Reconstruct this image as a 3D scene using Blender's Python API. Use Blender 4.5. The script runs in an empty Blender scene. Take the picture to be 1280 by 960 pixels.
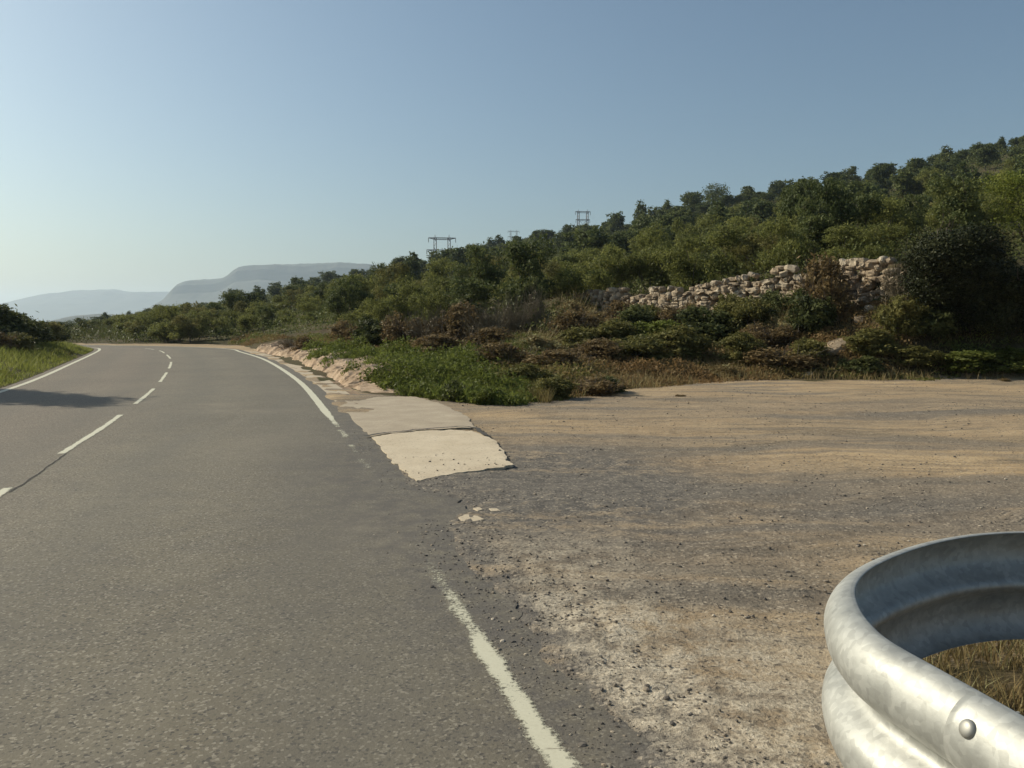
import bpy, math, random
import numpy as np
from mathutils import Vector

random.seed(7)
RNG = np.random.default_rng(11)
scene = bpy.context.scene
COL = scene.collection
F = 1050.0          # focal length of the photograph in its own pixels
CAM_H = 1.6
HOR = 400.0         # row of the horizon
rad = math.radians

# ------------------------------------------------------------------ helpers
def gp(u, v, z=0.0):
    """ground point (plane z) under photograph pixel u, v (survey of the place)"""
    Y = (CAM_H - z) * F / (v - HOR)
    return ((u - 640) / F * Y, Y)

def new_mesh(name, V, faces, mats, mat_idx=None, attrs=None, smooth=False):
    """V (n,3); faces: list of (m,k) integer arrays"""
    V = np.asarray(V, dtype=np.float32)
    me = bpy.data.meshes.new(name)
    faces = [np.asarray(f, dtype=np.int32) for f in faces if len(f)]
    me.vertices.add(len(V)); me.vertices.foreach_set('co', V.ravel())
    nl = sum(f.size for f in faces); npoly = sum(len(f) for f in faces)
    me.loops.add(nl); me.polygons.add(npoly)
    me.loops.foreach_set('vertex_index', np.concatenate([f.ravel() for f in faces]))
    tot = np.concatenate([np.full(len(f), f.shape[1], np.int32) for f in faces])
    st = np.concatenate([[0], np.cumsum(tot)[:-1]]).astype(np.int32)
    me.polygons.foreach_set('loop_start', st)
    if mat_idx is not None:
        me.polygons.foreach_set('material_index', np.asarray(mat_idx, np.int32))
    me.polygons.foreach_set('use_smooth', np.full(npoly, smooth, dtype=bool))
    for m in (mats if isinstance(mats, (list, tuple)) else [mats]):
        me.materials.append(m)
    if attrs:
        for k, a in attrs.items():
            at = me.attributes.new(k, 'FLOAT', 'POINT')
            at.data.foreach_set('value', np.asarray(a, np.float32))
    me.update(calc_edges=True)
    return me

def link(name, data, parent=None, loc=None):
    o = bpy.data.objects.new(name, data); COL.objects.link(o)
    if parent: o.parent = parent
    if loc is not None: o.location = loc
    return o

def tag(o, label=None, cat=None, group=None, kind=None):
    if label: o['label'] = label
    if cat: o['category'] = cat
    if group: o['group'] = group
    if kind: o['kind'] = kind
    return o

def empty(name, loc, rz=0.0, sc=1.0):
    o = bpy.data.objects.new(name, None); COL.objects.link(o)
    o.empty_display_size = 0.2
    o.location = loc; o.rotation_euler = (0, 0, rz)
    o.scale = (sc, sc, sc) if not hasattr(sc, '__len__') else sc
    return o

class Acc:
    """collects vertices, quads and triangles for one mesh"""
    def __init__(s): s.v = []; s.q = []; s.t = []; s.n = 0; s.qm = []; s.tm = []; s.a = []
    def add(s, V, Q=None, T=None, m=0, a=None):
        V = np.asarray(V, np.float32).reshape(-1, 3)
        if Q is not None and len(Q): s.q.append(np.asarray(Q) + s.n); s.qm.append(np.full(len(Q), m))
        if T is not None and len(T): s.t.append(np.asarray(T) + s.n); s.tm.append(np.full(len(T), m))
        s.v.append(V); s.n += len(V)
        s.a.append(np.full(len(V), 0.5) if a is None else np.broadcast_to(a, (len(V),)))
    def mesh(s, name, mats, smooth=False):
        fs = []; mi = []
        if s.q: fs.append(np.concatenate(s.q)); mi += s.qm
        if s.t: fs.append(np.concatenate(s.t)); mi += s.tm
        return new_mesh(name, np.concatenate(s.v), fs, mats, np.concatenate(mi), {'tint': np.concatenate(s.a)}, smooth)

def tube(acc, pts, radii, sides=6, m=0, cap=True, a=None):
    pts = np.asarray(pts, float); n = len(pts)
    radii = np.broadcast_to(np.asarray(radii, float), (n,))
    tan = np.gradient(pts, axis=0); tan /= np.linalg.norm(tan, axis=1)[:, None] + 1e-9
    ref = np.array([0.0, 0, 1]) if abs(tan[0, 2]) < 0.9 else np.array([1.0, 0, 0])
    V = []
    for i in range(n):
        b = np.cross(tan[i], ref); b /= np.linalg.norm(b) + 1e-9
        c = np.cross(b, tan[i])
        th = np.arange(sides) / sides * 2 * np.pi
        V.append(pts[i] + radii[i] * (np.cos(th)[:, None] * b + np.sin(th)[:, None] * c))
    V = np.concatenate(V)
    Q = []
    for i in range(n - 1):
        for j in range(sides):
            k = (j + 1) % sides
            Q.append((i * sides + j, i * sides + k, (i + 1) * sides + k, (i + 1) * sides + j))
    T = []
    if cap:
        V = np.vstack([V, pts[-1:] + tan[-1:] * radii[-1] * .3]); e = len(V) - 1
        for j in range(sides): T.append(((n - 1) * sides + j, (n - 1) * sides + (j + 1) % sides, e))
    acc.add(V, Q, T, m, a)

def box(acc, c, s, m=0, rz=0.0):
    x, y, z = np.array(s) / 2
    P = np.array([(-x,-y,-z),(x,-y,-z),(x,y,-z),(-x,y,-z),(-x,-y,z),(x,-y,z),(x,y,z),(-x,y,z)])
    cr, sr = math.cos(rz), math.sin(rz)
    P = np.c_[P[:,0]*cr-P[:,1]*sr, P[:,0]*sr+P[:,1]*cr, P[:,2]] + np.array(c)
    acc.add(P, [(0,3,2,1),(4,5,6,7),(0,1,5,4),(1,2,6,5),(2,3,7,6),(3,0,4,7)], None, m)

def hash2(ix, iy, seed):
    h = (ix.astype(np.int64) * 374761393 + iy.astype(np.int64) * 668265263 + seed * 1442695041) & 0x7fffffff
    h = ((h ^ (h >> 13)) * 1274126177) & 0x7fffffff
    return ((h ^ (h >> 16)) & 0xffff) / 65535.0

def vnoise(x, y, seed=0):
    x = np.asarray(x, float); y = np.asarray(y, float)
    ix = np.floor(x); iy = np.floor(y); fx = x - ix; fy = y - iy
    fx = fx * fx * (3 - 2 * fx); fy = fy * fy * (3 - 2 * fy)
    a = hash2(ix, iy, seed); b = hash2(ix + 1, iy, seed); c = hash2(ix, iy + 1, seed); d = hash2(ix + 1, iy + 1, seed)
    return (a * (1 - fx) + b * fx) * (1 - fy) + (c * (1 - fx) + d * fx) * fy

def fbm(x, y, seed=0, oct=4):
    s = 0; amp = .5; f = 1.0
    for i in range(oct):
        s = s + amp * vnoise(np.asarray(x) * f, np.asarray(y) * f, seed + i * 17); amp *= .5; f *= 2.03
    return s

def sstep(a, b, x):
    t = np.clip((np.asarray(x, float) - a) / (b - a), 0, 1); return t * t * (3 - 2 * t)

def catmull(P, n):
    """P (k,2) -> dense samples, n per span"""
    P = np.asarray(P, float); E = np.vstack([2 * P[0] - P[1], P, 2 * P[-1] - P[-2]]); out = []
    for i in range(1, len(E) - 2):
        p0, p1, p2, p3 = E[i - 1], E[i], E[i + 1], E[i + 2]
        for t in np.arange(n) / n:
            out.append(.5 * ((2 * p1) + (-p0 + p2) * t + (2 * p0 - 5 * p1 + 4 * p2 - p3) * t * t + (-p0 + 3 * p1 - 3 * p2 + p3) * t ** 3))
    out.append(P[-1]); return np.array(out)

# ------------------------------------------------------------------ materials
def mat(name):
    m = bpy.data.materials.new(name); m.use_nodes = True
    nt = m.node_tree; b = nt.nodes['Principled BSDF']
    return m, nt, b

def N(nt, typ, **kw):
    n = nt.nodes.new(typ)
    for k, v in kw.items():
        if k.startswith('i_'): n.inputs[k[2:].replace('_', ' ')].default_value = v
        else: setattr(n, k, v)
    return n

def ramp(nt, src, stops):
    r = nt.nodes.new('ShaderNodeValToRGB')
    el = r.color_ramp.elements
    while len(el) < len(stops): el.new(0.5)
    for e, (p, c) in zip(el, stops):
        e.position = p; e.color = (c, c, c, 1) if not hasattr(c, '__len__') else (*c, 1)
    nt.links.new(src, r.inputs['Fac']); return r.outputs['Color']

def mixc(nt, fac, a, b, mode='MIX'):
    n = nt.nodes.new('ShaderNodeMix'); n.data_type = 'RGBA'; n.blend_type = mode
    for sock, v in ((n.inputs[0], fac), (n.inputs[6], a), (n.inputs[7], b)):
        if isinstance(v, bpy.types.NodeSocket): nt.links.new(v, sock)
        elif hasattr(v, '__len__'): sock.default_value = (*v, 1)
        else: sock.default_value = v
    return n.outputs[2]

def math_n(nt, op, a, b=None):
    n = nt.nodes.new('ShaderNodeMath'); n.operation = op
    for sock, v in ((n.inputs[0], a), (n.inputs[1], b)):
        if v is None: continue
        if isinstance(v, bpy.types.NodeSocket): nt.links.new(v, sock)
        else: sock.default_value = v
    return n.outputs[0]

def coords(nt, scale=(1, 1, 1), rz=0.0):
    tc = nt.nodes.new('ShaderNodeTexCoord'); mp = nt.nodes.new('ShaderNodeMapping')
    mp.inputs['Scale'].default_value = scale; mp.inputs['Rotation'].default_value = (0, 0, rz)
    nt.links.new(tc.outputs['Object'], mp.inputs['Vector']); return mp.outputs['Vector']

def noise(nt, vec, scale, detail=4, rough=.55, dist=0.0):
    n = N(nt, 'ShaderNodeTexNoise'); n.inputs['Scale'].default_value = scale; n.inputs['Detail'].default_value = detail
    n.inputs['Roughness'].default_value = rough; n.inputs['Distortion'].default_value = dist
    nt.links.new(vec, n.inputs['Vector']); return n.outputs['Fac']

def voro(nt, vec, scale, out='Distance', feature='F1'):
    n = N(nt, 'ShaderNodeTexVoronoi'); n.feature = feature; n.inputs['Scale'].default_value = scale
    nt.links.new(vec, n.inputs['Vector']); return n.outputs[out]

def bump(nt, b, h, strength=.5, dist=.02):
    n = nt.nodes.new('ShaderNodeBump'); n.inputs['Strength'].default_value = strength; n.inputs['Distance'].default_value = dist
    nt.links.new(h, n.inputs['Height']); nt.links.new(n.outputs['Normal'], b.inputs['Normal'])

def attr(nt, name):
    n = nt.nodes.new('ShaderNodeAttribute'); n.attribute_name = name; return n.outputs['Fac']

def leaf_mat(name, stops, transl=.3, rough=.55, obj_var=.25, gain=1.4):
    stops = [(p, tuple(min(.34, q * gain) for q in c)) for p, c in stops]; transl += .08
    m, nt, b = mat(name)
    oi = nt.nodes.new('ShaderNodeObjectInfo')
    t = attr(nt, 'tint')
    r = math_n(nt, 'MULTIPLY', math_n(nt, 'SUBTRACT', oi.outputs['Random'], .5), obj_var)
    c = ramp(nt, math_n(nt, 'ADD', t, r), stops)
    nt.links.new(c, b.inputs['Base Color']); b.inputs['Roughness'].default_value = rough
    b.inputs['Specular IOR Level'].default_value = .12
    tr = nt.nodes.new('ShaderNodeBsdfTranslucent'); nt.links.new(c, tr.inputs['Color'])
    mx = nt.nodes.new('ShaderNodeMixShader'); mx.inputs[0].default_value = transl
    nt.links.new(b.outputs[0], mx.inputs[1]); nt.links.new(tr.outputs[0], mx.inputs[2])
    nt.links.new(mx.outputs[0], nt.nodes['Material Output'].inputs['Surface'])
    return m

M = {}
M['pine'] = leaf_mat('pine_needles', [(0, (.034, .044, .017)), (.5, (.062, .076, .026)), (1, (.11, .118, .038))], .28, obj_var=.5, gain=1.5)
M['orchard'] = leaf_mat('orchard_leaves', [(0, (.075, .080, .024)), (.5, (.122, .130, .038)), (1, (.19, .19, .055))], .42, gain=1.3)
M['oak'] = leaf_mat('oak_leaves', [(0, (.012, .016, .007)), (.6, (.024, .029, .011)), (1, (.055, .058, .023))], .04, gain=1.0)
M['dark'] = leaf_mat('dark_shrub_leaves', [(0, (.032, .038, .015)), (.5, (.06, .068, .023)), (1, (.105, .11, .04))], .25)
M['olive'] = leaf_mat('olive_shrub_leaves', [(0, (.065, .064, .02)), (.5, (.108, .102, .032)), (1, (.17, .15, .05))], .3)
M['brown'] = leaf_mat('dry_brown_leaves', [(0, (.07, .048, .022)), (.5, (.13, .09, .040)), (1, (.20, .148, .07))], .25)
M['grey'] = leaf_mat('grey_twigs', [(0, (.075, .062, .04)), (.5, (.14, .115, .075)), (1, (.21, .175, .12))], .1)
M['green'] = leaf_mat('green_weed_leaves', [(0, (.075, .080, .02)), (.5, (.115, .138, .03)), (1, (.17, .185, .05))], .4, gain=1.1)
M['straw'] = leaf_mat('straw_leaves', [(0, (.11, .08, .035)), (.5, (.2, .15, .07)), (1, (.3, .24, .12))], .3)
M['reed'] = leaf_mat('yellow_green_leaves', [(0, (.08, .10, .02)), (.5, (.14, .155, .03)), (1, (.2, .2, .05))], .4)
M['mix'] = leaf_mat('undergrowth_leaves', [(0, (.16, .10, .044)), (.3, (.17, .125, .055)), (.5, (.13, .112, .037)), (.75, (.10, .11, .03)), (1, (.125, .145, .04))], .3)
M['grass'] = leaf_mat('bank_grass', [(0, (.08, .066, .028)), (.35, (.13, .145, .034)), (.7, (.19, .20, .045)), (1, (.28, .24, .10))], .4)
M['verge'] = leaf_mat('verge_grass', [(0, (.20, .15, .07)), (.3, (.14, .125, .04)), (.6, (.10, .13, .03)), (1, (.14, .175, .045))], .4, gain=1.1)
M['scrub'] = leaf_mat('hill_scrub', [(0, (.08, .066, .026)), (.45, (.07, .078, .025)), (1, (.115, .128, .036))], .2)

m, nt, b = mat('bark'); v = coords(nt, (1, 1, .3)); c = ramp(nt, noise(nt, v, 14), [(.3, (.05, .04, .03)), (.7, (.14, .11, .085))])
nt.links.new(c, b.inputs['Base Color']); b.inputs['Roughness'].default_value = .9; M['bark'] = m

# asphalt
m, nt, b = mat('asphalt')
v = coords(nt)
big = noise(nt, v, .35, 4); mid = noise(nt, v, 3.0, 5); streak = noise(nt, coords(nt, (2.2, .12, 1), rad(-17)), 1.0, 4)
fine = noise(nt, v, 70, 3, .7); cells = voro(nt, v, 80, 'Color')
base = mixc(nt, ramp(nt, big, [(.35, 0), (.65, 1)]), (.138, .119, .088), (.188, .163, .118))
base = mixc(nt, ramp(nt, streak, [(.35, 0), (.7, .55)]), base, (.188, .166, .126))
base = mixc(nt, ramp(nt, mid, [(.45, 0), (.7, .45)]), base, (.125, .112, .094))
red = math_n(nt, 'MULTIPLY', attr(nt, 'left'), .55)
base = mixc(nt, red, base, (.182, .142, .108))
sep = nt.nodes.new('ShaderNodeSeparateColor'); nt.links.new(cells, sep.inputs[0])
base = mixc(nt, ramp(nt, sep.outputs[0], [(.0, .85), (.26, 0), (.78, 0), (1, 0)]), base, (.055, .05, .046))
base = mixc(nt, ramp(nt, sep.outputs[1], [(.78, 0), (1, .7)]), base, (.36, .32, .25))
base = mixc(nt, math_n(nt, 'MULTIPLY', attr(nt, 'track'), ramp(nt, streak, [(.3, .25), (.65, .8)])), base, (.115, .105, .088))
base = mixc(nt, math_n(nt, 'MULTIPLY', attr(nt, 'dust'), ramp(nt, mid, [(.35, .1), (.62, .7)])), base, (.25, .215, .16))
grav = math_n(nt, 'MULTIPLY', attr(nt, 'edge'), ramp(nt, noise(nt, v, 5, 5, .65), [(.35, .25), (.6, 1)]))
base = mixc(nt, math_n(nt, 'MULTIPLY', grav, .8), base, (.098, .088, .08))
nt.links.new(base, b.inputs['Base Color']); b.inputs['Roughness'].default_value = .85
b.inputs['Specular IOR Level'].default_value = .3
bump(nt, b, mixc(nt, .5, fine, sep.outputs[0]), .55, .012); M['asphalt'] = m

# paint
m, nt, b = mat('road_paint')
v = coords(nt)
wear = noise(nt, v, 48, 6, .8); w2 = noise(nt, v, 2.2, 3); crk = noise(nt, coords(nt, (1, 9, 1), rad(-17)), 3.4, 4, .6)
msk = math_n(nt, 'ADD', math_n(nt, 'ADD', wear, math_n(nt, 'MULTIPLY', w2, .45)), math_n(nt, 'MULTIPLY', attr(nt, 'tint'), -.75))
c = mixc(nt, ramp(nt, wear, [(.3, 0), (.7, 1)]), (.50, .47, .35), (.60, .57, .44))
c = mixc(nt, ramp(nt, crk, [(.29, .8), (.33, 0)]), c, (.22, .19, .14))
nt.links.new(c, b.inputs['Base Color']); b.inputs['Roughness'].default_value = .7
nt.links.new(ramp(nt, msk, [(.44, 1), (.62, 0)]), b.inputs['Alpha']); M['paint'] = m

# ground: sandy dirt, grey gravel, pale crushed concrete, vegetated soil
m, nt, b = mat('ground_soil')
v = coords(nt)
n1 = noise(nt, v, .8, 6, .6); n2 = noise(nt, v, 6, 5, .65); n3 = noise(nt, v, 42, 4, .7)
def warped(nt, scale, rz, amt):
    tc = nt.nodes.new('ShaderNodeTexCoord'); wn = N(nt, 'ShaderNodeTexNoise'); wn.inputs['Scale'].default_value = .22; wn.inputs['Detail'].default_value = 3
    nt.links.new(tc.outputs['Object'], wn.inputs['Vector'])
    vm_ = nt.nodes.new('ShaderNodeVectorMath'); vm_.operation = 'MULTIPLY_ADD'; nt.links.new(wn.outputs['Color'], vm_.inputs[0]); vm_.inputs[1].default_value = (amt, amt, 0); nt.links.new(tc.outputs['Object'], vm_.inputs[2])
    mp = nt.nodes.new('ShaderNodeMapping'); mp.inputs['Scale'].default_value = scale; mp.inputs['Rotation'].default_value = (0, 0, rz); nt.links.new(vm_.outputs[0], mp.inputs['Vector']); return mp.outputs['Vector']
stk = noise(nt, warped(nt, (.24, 1.1, 1), rad(-7), 3.0), 1.0, 7, .66, .3)
stk2 = noise(nt, warped(nt, (.55, 6.5, 1), rad(-10), 3.0), 1.0, 5, .65, .3)
dirt = mixc(nt, ramp(nt, n1, [(.35, 0), (.65, 1)]), (.40, .28, .158), (.49, .36, .215))
dirt = mixc(nt, ramp(nt, stk, [(.38, .9), (.50, 0)]), dirt, (.20, .16, .112))
dirt = mixc(nt, ramp(nt, stk2, [(.38, .6), (.5, 0)]), dirt, (.21, .165, .115))
dirt = mixc(nt, ramp(nt, n2, [(.55, 0), (.75, .6)]), dirt, (.44, .335, .22))
gr = mixc(nt, ramp(nt, n2, [(.35, 0), (.65, 1)]), (.115, .104, .094), (.20, .178, .15))
bnd = noise(nt, warped(nt, (.13, .85, 1), rad(-6), 2.4), 1.0, 4, .5, .2)
dirt = mixc(nt, ramp(nt, bnd, [(.38, .75), (.49, 0)]), dirt, (.185, .160, .130))
dirt = mixc(nt, ramp(nt, bnd, [(.55, 0), (.68, .55)]), dirt, (.50, .36, .215))
gmask = math_n(nt, 'MULTIPLY', attr(nt, 'grav'), ramp(nt, math_n(nt, 'ADD', math_n(nt, 'MULTIPLY', stk, .6), math_n(nt, 'MULTIPLY', n2, .4)), [(.50, 1), (.64, .35)]))
dirt = mixc(nt, gmask, dirt, gr)
pmask = math_n(nt, 'MULTIPLY', attr(nt, 'pale'), ramp(nt, math_n(nt, 'ADD', math_n(nt, 'MULTIPLY', n2, .5), math_n(nt, 'MULTIPLY', n1, .5)), [(.42, .05), (.54, 1)]))
dirt = mixc(nt, pmask, dirt, mixc(nt, ramp(nt, n3, [(.35, 0), (.6, 1)]), (.30, .25, .185), (.60, .52, .40)))
sp = voro(nt, v, 55, 'Color'); sp2 = nt.nodes.new('ShaderNodeSeparateColor'); nt.links.new(sp, sp2.inputs[0])
dirt = mixc(nt, ramp(nt, sp2.outputs[0], [(0, .8), (.16, 0)]), dirt, (.09, .078, .066))
dirt = mixc(nt, ramp(nt, sp2.outputs[1], [(.86, 0), (1, .6)]), dirt, (.50, .42, .32))
dirt = mixc(nt, math_n(nt, 'MULTIPLY', attr(nt, 'track'), .6), dirt, (.15, .12, .09))
veg = mixc(nt, ramp(nt, noise(nt, v, .5, 5), [(.35, 0), (.6, 1)]), (.085, .062, .034), (.06, .058, .024))
veg = mixc(nt, ramp(nt, n2, [(.5, 0), (.7, .6)]), veg, (.15, .115, .07))
vm = ramp(nt, math_n(nt, 'ADD', attr(nt, 'veg'), math_n(nt, 'MULTIPLY', math_n(nt, 'SUBTRACT', n2, .5), .8)), [(.35, 0), (.65, 1)])
dirt = mixc(nt, vm, dirt, veg)
nt.links.new(dirt, b.inputs['Base Color']); b.inputs['Roughness'].default_value = .95; b.inputs['Specular IOR Level'].default_value = .1
hh = math_n(nt, 'ADD', math_n(nt, 'ADD', math_n(nt, 'MULTIPLY', stk, 1.6), math_n(nt, 'MULTIPLY', stk2, .9)), math_n(nt, 'ADD', math_n(nt, 'MULTIPLY', n3, .35), math_n(nt, 'MULTIPLY', n2, .5)))
bump(nt, b, hh, .7, .06); M['ground'] = m

m, nt, b = mat('pale_concrete')
v = coords(nt); a1 = noise(nt, v, 2.2, 6, .6); a2 = noise(nt, v, 30, 4, .7); sp = voro(nt, v, 60, 'Color'); s2 = nt.nodes.new('ShaderNodeSeparateColor'); nt.links.new(sp, s2.inputs[0])
c = mixc(nt, ramp(nt, a1, [(.3, 0), (.7, 1)]), (.48, .39, .27), (.585, .49, .355))
c = mixc(nt, ramp(nt, a2, [(.55, 0), (.75, .5)]), c, (.36, .29, .20))
c = mixc(nt, math_n(nt, 'MULTIPLY', attr(nt, 'tint'), ramp(nt, a1, [(.3, .95), (.75, .6)])), c, (.27, .215, .155))
c = mixc(nt, ramp(nt, s2.outputs[0], [(0, .6), (.1, 0)]), c, (.2, .16, .12))
nt.links.new(c, b.inputs['Base Color']); b.inputs['Roughness'].default_value = .9; bump(nt, b, a2, .5, .01); M['concrete'] = m

m, nt, b = mat('pale_earth')
v = coords(nt); a1 = noise(nt, v, 2.5, 6, .6); a2 = noise(nt, v, 18, 5, .7)
c = mixc(nt, ramp(nt, a1, [(.35, 0), (.65, 1)]), (.40, .27, .165), (.56, .42, .29))
c = mixc(nt, ramp(nt, a2, [(.3, .7), (.5, 0)]), c, (.22, .145, .09))
nt.links.new(c, b.inputs['Base Color']); b.inputs['Roughness'].default_value = .95; bump(nt, b, a2, .8, .05); M['earth'] = m

m, nt, b = mat('wall_stone')
v = coords(nt); a1 = noise(nt, v, 3, 5, .6); a2 = noise(nt, v, 22, 4, .7)
c = ramp(nt, attr(nt, 'tint'), [(0, (.23, .17, .11)), (.5, (.36, .27, .175)), (1, (.50, .42, .31))])
c = mixc(nt, ramp(nt, a1, [(.4, 0), (.65, .7)]), c, (.24, .19, .135))
c = mixc(nt, ramp(nt, a2, [(.55, 0), (.7, .6)]), c, (.42, .36, .28))
nt.links.new(c, b.inputs['Base Color']); b.inputs['Roughness'].default_value = .95; bump(nt, b, a2, .6, .03); M['stone'] = m

m, nt, b = mat('loose_stone')
c = ramp(nt, attr(nt, 'tint'), [(0, (.085, .073, .062)), (.5, (.16, .136, .11)), (.8, (.27, .215, .155)), (1, (.48, .41, .32))])
nt.links.new(c, b.inputs['Base Color']); b.inputs['Roughness'].default_value = .9; M['pebble'] = m

m, nt, b = mat('galvanised_steel')
v = coords(nt); a1 = noise(nt, v, 5, 5, .6, .6); a2 = noise(nt, v, 28, 4, .6); a3 = voro(nt, v, 45, 'Color'); s3 = nt.nodes.new('ShaderNodeSeparateColor'); nt.links.new(a3, s3.inputs[0])
c = mixc(nt, ramp(nt, a1, [(.35, 0), (.65, 1)]), (.355, .352, .325), (.465, .46, .425))
c = mixc(nt, ramp(nt, a2, [(.5, 0), (.75, .5)]), c, (.375, .37, .335))
c = mixc(nt, .12, c, s3.outputs[0], 'OVERLAY')
nt.links.new(c, b.inputs['Base Color']); b.inputs['Metallic'].default_value = .55
nt.links.new(ramp(nt, a1, [(.3, .50), (.7, .66)]), b.inputs['Roughness']); bump(nt, b, a2, .12, .01); M['steel'] = m

m, nt, b = mat('bolt_steel'); b.inputs['Base Color'].default_value = (.33, .32, .29, 1); b.inputs['Metallic'].default_value = .6; b.inputs['Roughness'].default_value = .55; M['bolt'] = m
m, nt, b = mat('pylon_steel'); b.inputs['Base Color'].default_value = (.17, .17, .18, 1); b.inputs['Metallic'].default_value = .2; b.inputs['Roughness'].default_value = .6; M['pylon'] = m

m, nt, b = mat('mountain_rock')
v = coords(nt); a1 = noise(nt, v, .006, 6, .6); a2 = noise(nt, coords(nt, (1, 1, 6)), .01, 5)
c = mixc(nt, ramp(nt, a1, [(.4, 0), (.6, 1)]), (.028, .034, .022), (.05, .052, .034))
c = mixc(nt, math_n(nt, 'MULTIPLY', attr(nt, 'tint'), ramp(nt, a2, [(.4, .1), (.6, .5)])), c, (.12, .105, .085))
nt.links.new(c, b.inputs['Base Color']); b.inputs['Roughness'].default_value = 1; M['mountain'] = m

m, nt, b = mat('crack_filler'); b.inputs['Base Color'].default_value = (.05, .043, .036, 1); b.inputs['Roughness'].default_value = .95; M['crack'] = m
m, nt, b = mat('rusty_gutter'); v = coords(nt); c = ramp(nt, noise(nt, v, 5, 5), [(.3, (.16, .10, .055)), (.7, (.27, .185, .11))]); nt.links.new(c, b.inputs['Base Color']); b.inputs['Roughness'].default_value = .95; M['gutter'] = m

# ------------------------------------------------------------------ the road's plan
PAIR = [((4.55,-12),(-2.0,-13)), ((1.02,0),(-5.6,-1)), ((.145,3),(-6.45,2)), ((-.51,5.25),(-7.1,4.5)), ((-1.75,9.6),(-8.35,8.8)),
        ((-3.02,13.8),(-9.6,13.2)), ((-5.76,22.4),(-12.2,21.0)), ((-9.9,33.6),(-16.3,31.2)), ((-13.6,42),(-20,40.2)),
        ((-15.1,45.4),(-22,44.8)), ((-17.3,48),(-23.6,47.6)), ((-20.3,50.3),(-26,49.2)), ((-24.5,52.2),(-29,50.2)), ((-33,54.5),(-35,50.6)), ((-62,58),(-62,53))]
SP = 40
RE = catmull([p[0] for p in PAIR], SP); LE = catmull([p[1] for p in PAIR], SP)
CE = catmull([(1.3,-12.5),(-2.45,0),(-3.3,3),(-3.95,5.1),(-5.25,9.5),(-6.5,13.8),(-9.0,21.4),(-13.2,32.5),(-17.1,41.2),(-18.9,44.6),(-20.7,47.2),(-23.3,49.6),(-26.8,51.1),(-34,52.5),(-62,55.5)], SP)
def normals(P):
    t = np.gradient(P, axis=0); t /= np.linalg.norm(t, axis=1)[:, None]; return np.c_[t[:, 1], -t[:, 0]]   # to the right of travel
RN = normals(RE); LN = normals(LE)
ASPH_OUT = .36 + .10 * (fbm(np.arange(len(RE)) * .23, np.zeros(len(RE)), 5) - .5) * 2
def arclen(P): return np.r_[0, np.cumsum(np.linalg.norm(np.diff(P, axis=0), axis=1))]

def side_dist(x, y, P, Nn):
    """signed distance to polyline, + to the right of travel"""
    x = np.asarray(x, float); y = np.asarray(y, float); out = np.full(x.shape, 1e3)
    sel = np.where(np.hypot(x, y) < 110)[0]
    for ch in np.array_split(sel, max(1, len(sel) // 4000)):
        d2 = (x[ch, None] - P[None, ::2, 0]) ** 2 + (y[ch, None] - P[None, ::2, 1]) ** 2
        i = np.argmin(d2, axis=1) * 2
        out[ch] = (x[ch] - P[i, 0]) * Nn[i, 0] + (y[ch] - P[i, 1]) * Nn[i, 1]
    return out

# ------------------------------------------------------------------ terrain heights
TAB = np.array([  # bearing,  Y0,  Y1,  z1,  Y2,  z2,  YR,  zR
    (-900, 60, 80, -2, 120, -4, 340, -14),
    (-100, 60, 80, -.6, 120, -2.5, 340, -8),
    (60, 60, 80, -.3, 120, -1.5, 340, -5),
    (130, 57, 75, .2, 110, .3, 340, -1),
    (200, 57, 72, .4, 100, 1.0, 320, 2.0),
    (300, 54, 66, .5, 90, 1.6, 300, 6.6),
    (360, 30, 50, .5, 85, 2.2, 290, 9.0),
    (400, 22, 45, .6, 80, 2.6, 280, 11.0),
    (480, 18, 40, .8, 70, 3.0, 270, 14.0),
    (640, 16.5, 34, 1.2, 60, 3.8, 265, 22.3),
    (720, 17.5, 36.5, 1.3, 37.5, 2.25, 255, 25.5),
    (760, 19, 35.4, 1.4, 36.2, 2.4, 250, 26.5),
    (900, 22, 31.0, 1.5, 31.8, 2.6, 240, 33.6),
    (1000, 22.5, 28.5, 1.8, 29.2, 3.15, 238, 36.3),
    (1120, 22.5, 25.8, 2.1, 26.6, 3.3, 235, 40.4),
    (1280, 23, 25.5, 2.1, 26.8, 3.4, 230, 49.0),
    (1500, 24, 26, 2.1, 27.2, 3.5, 225, 60),
    (2600, 24, 26, 2.1, 27.2, 3.5, 200, 80)])
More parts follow.
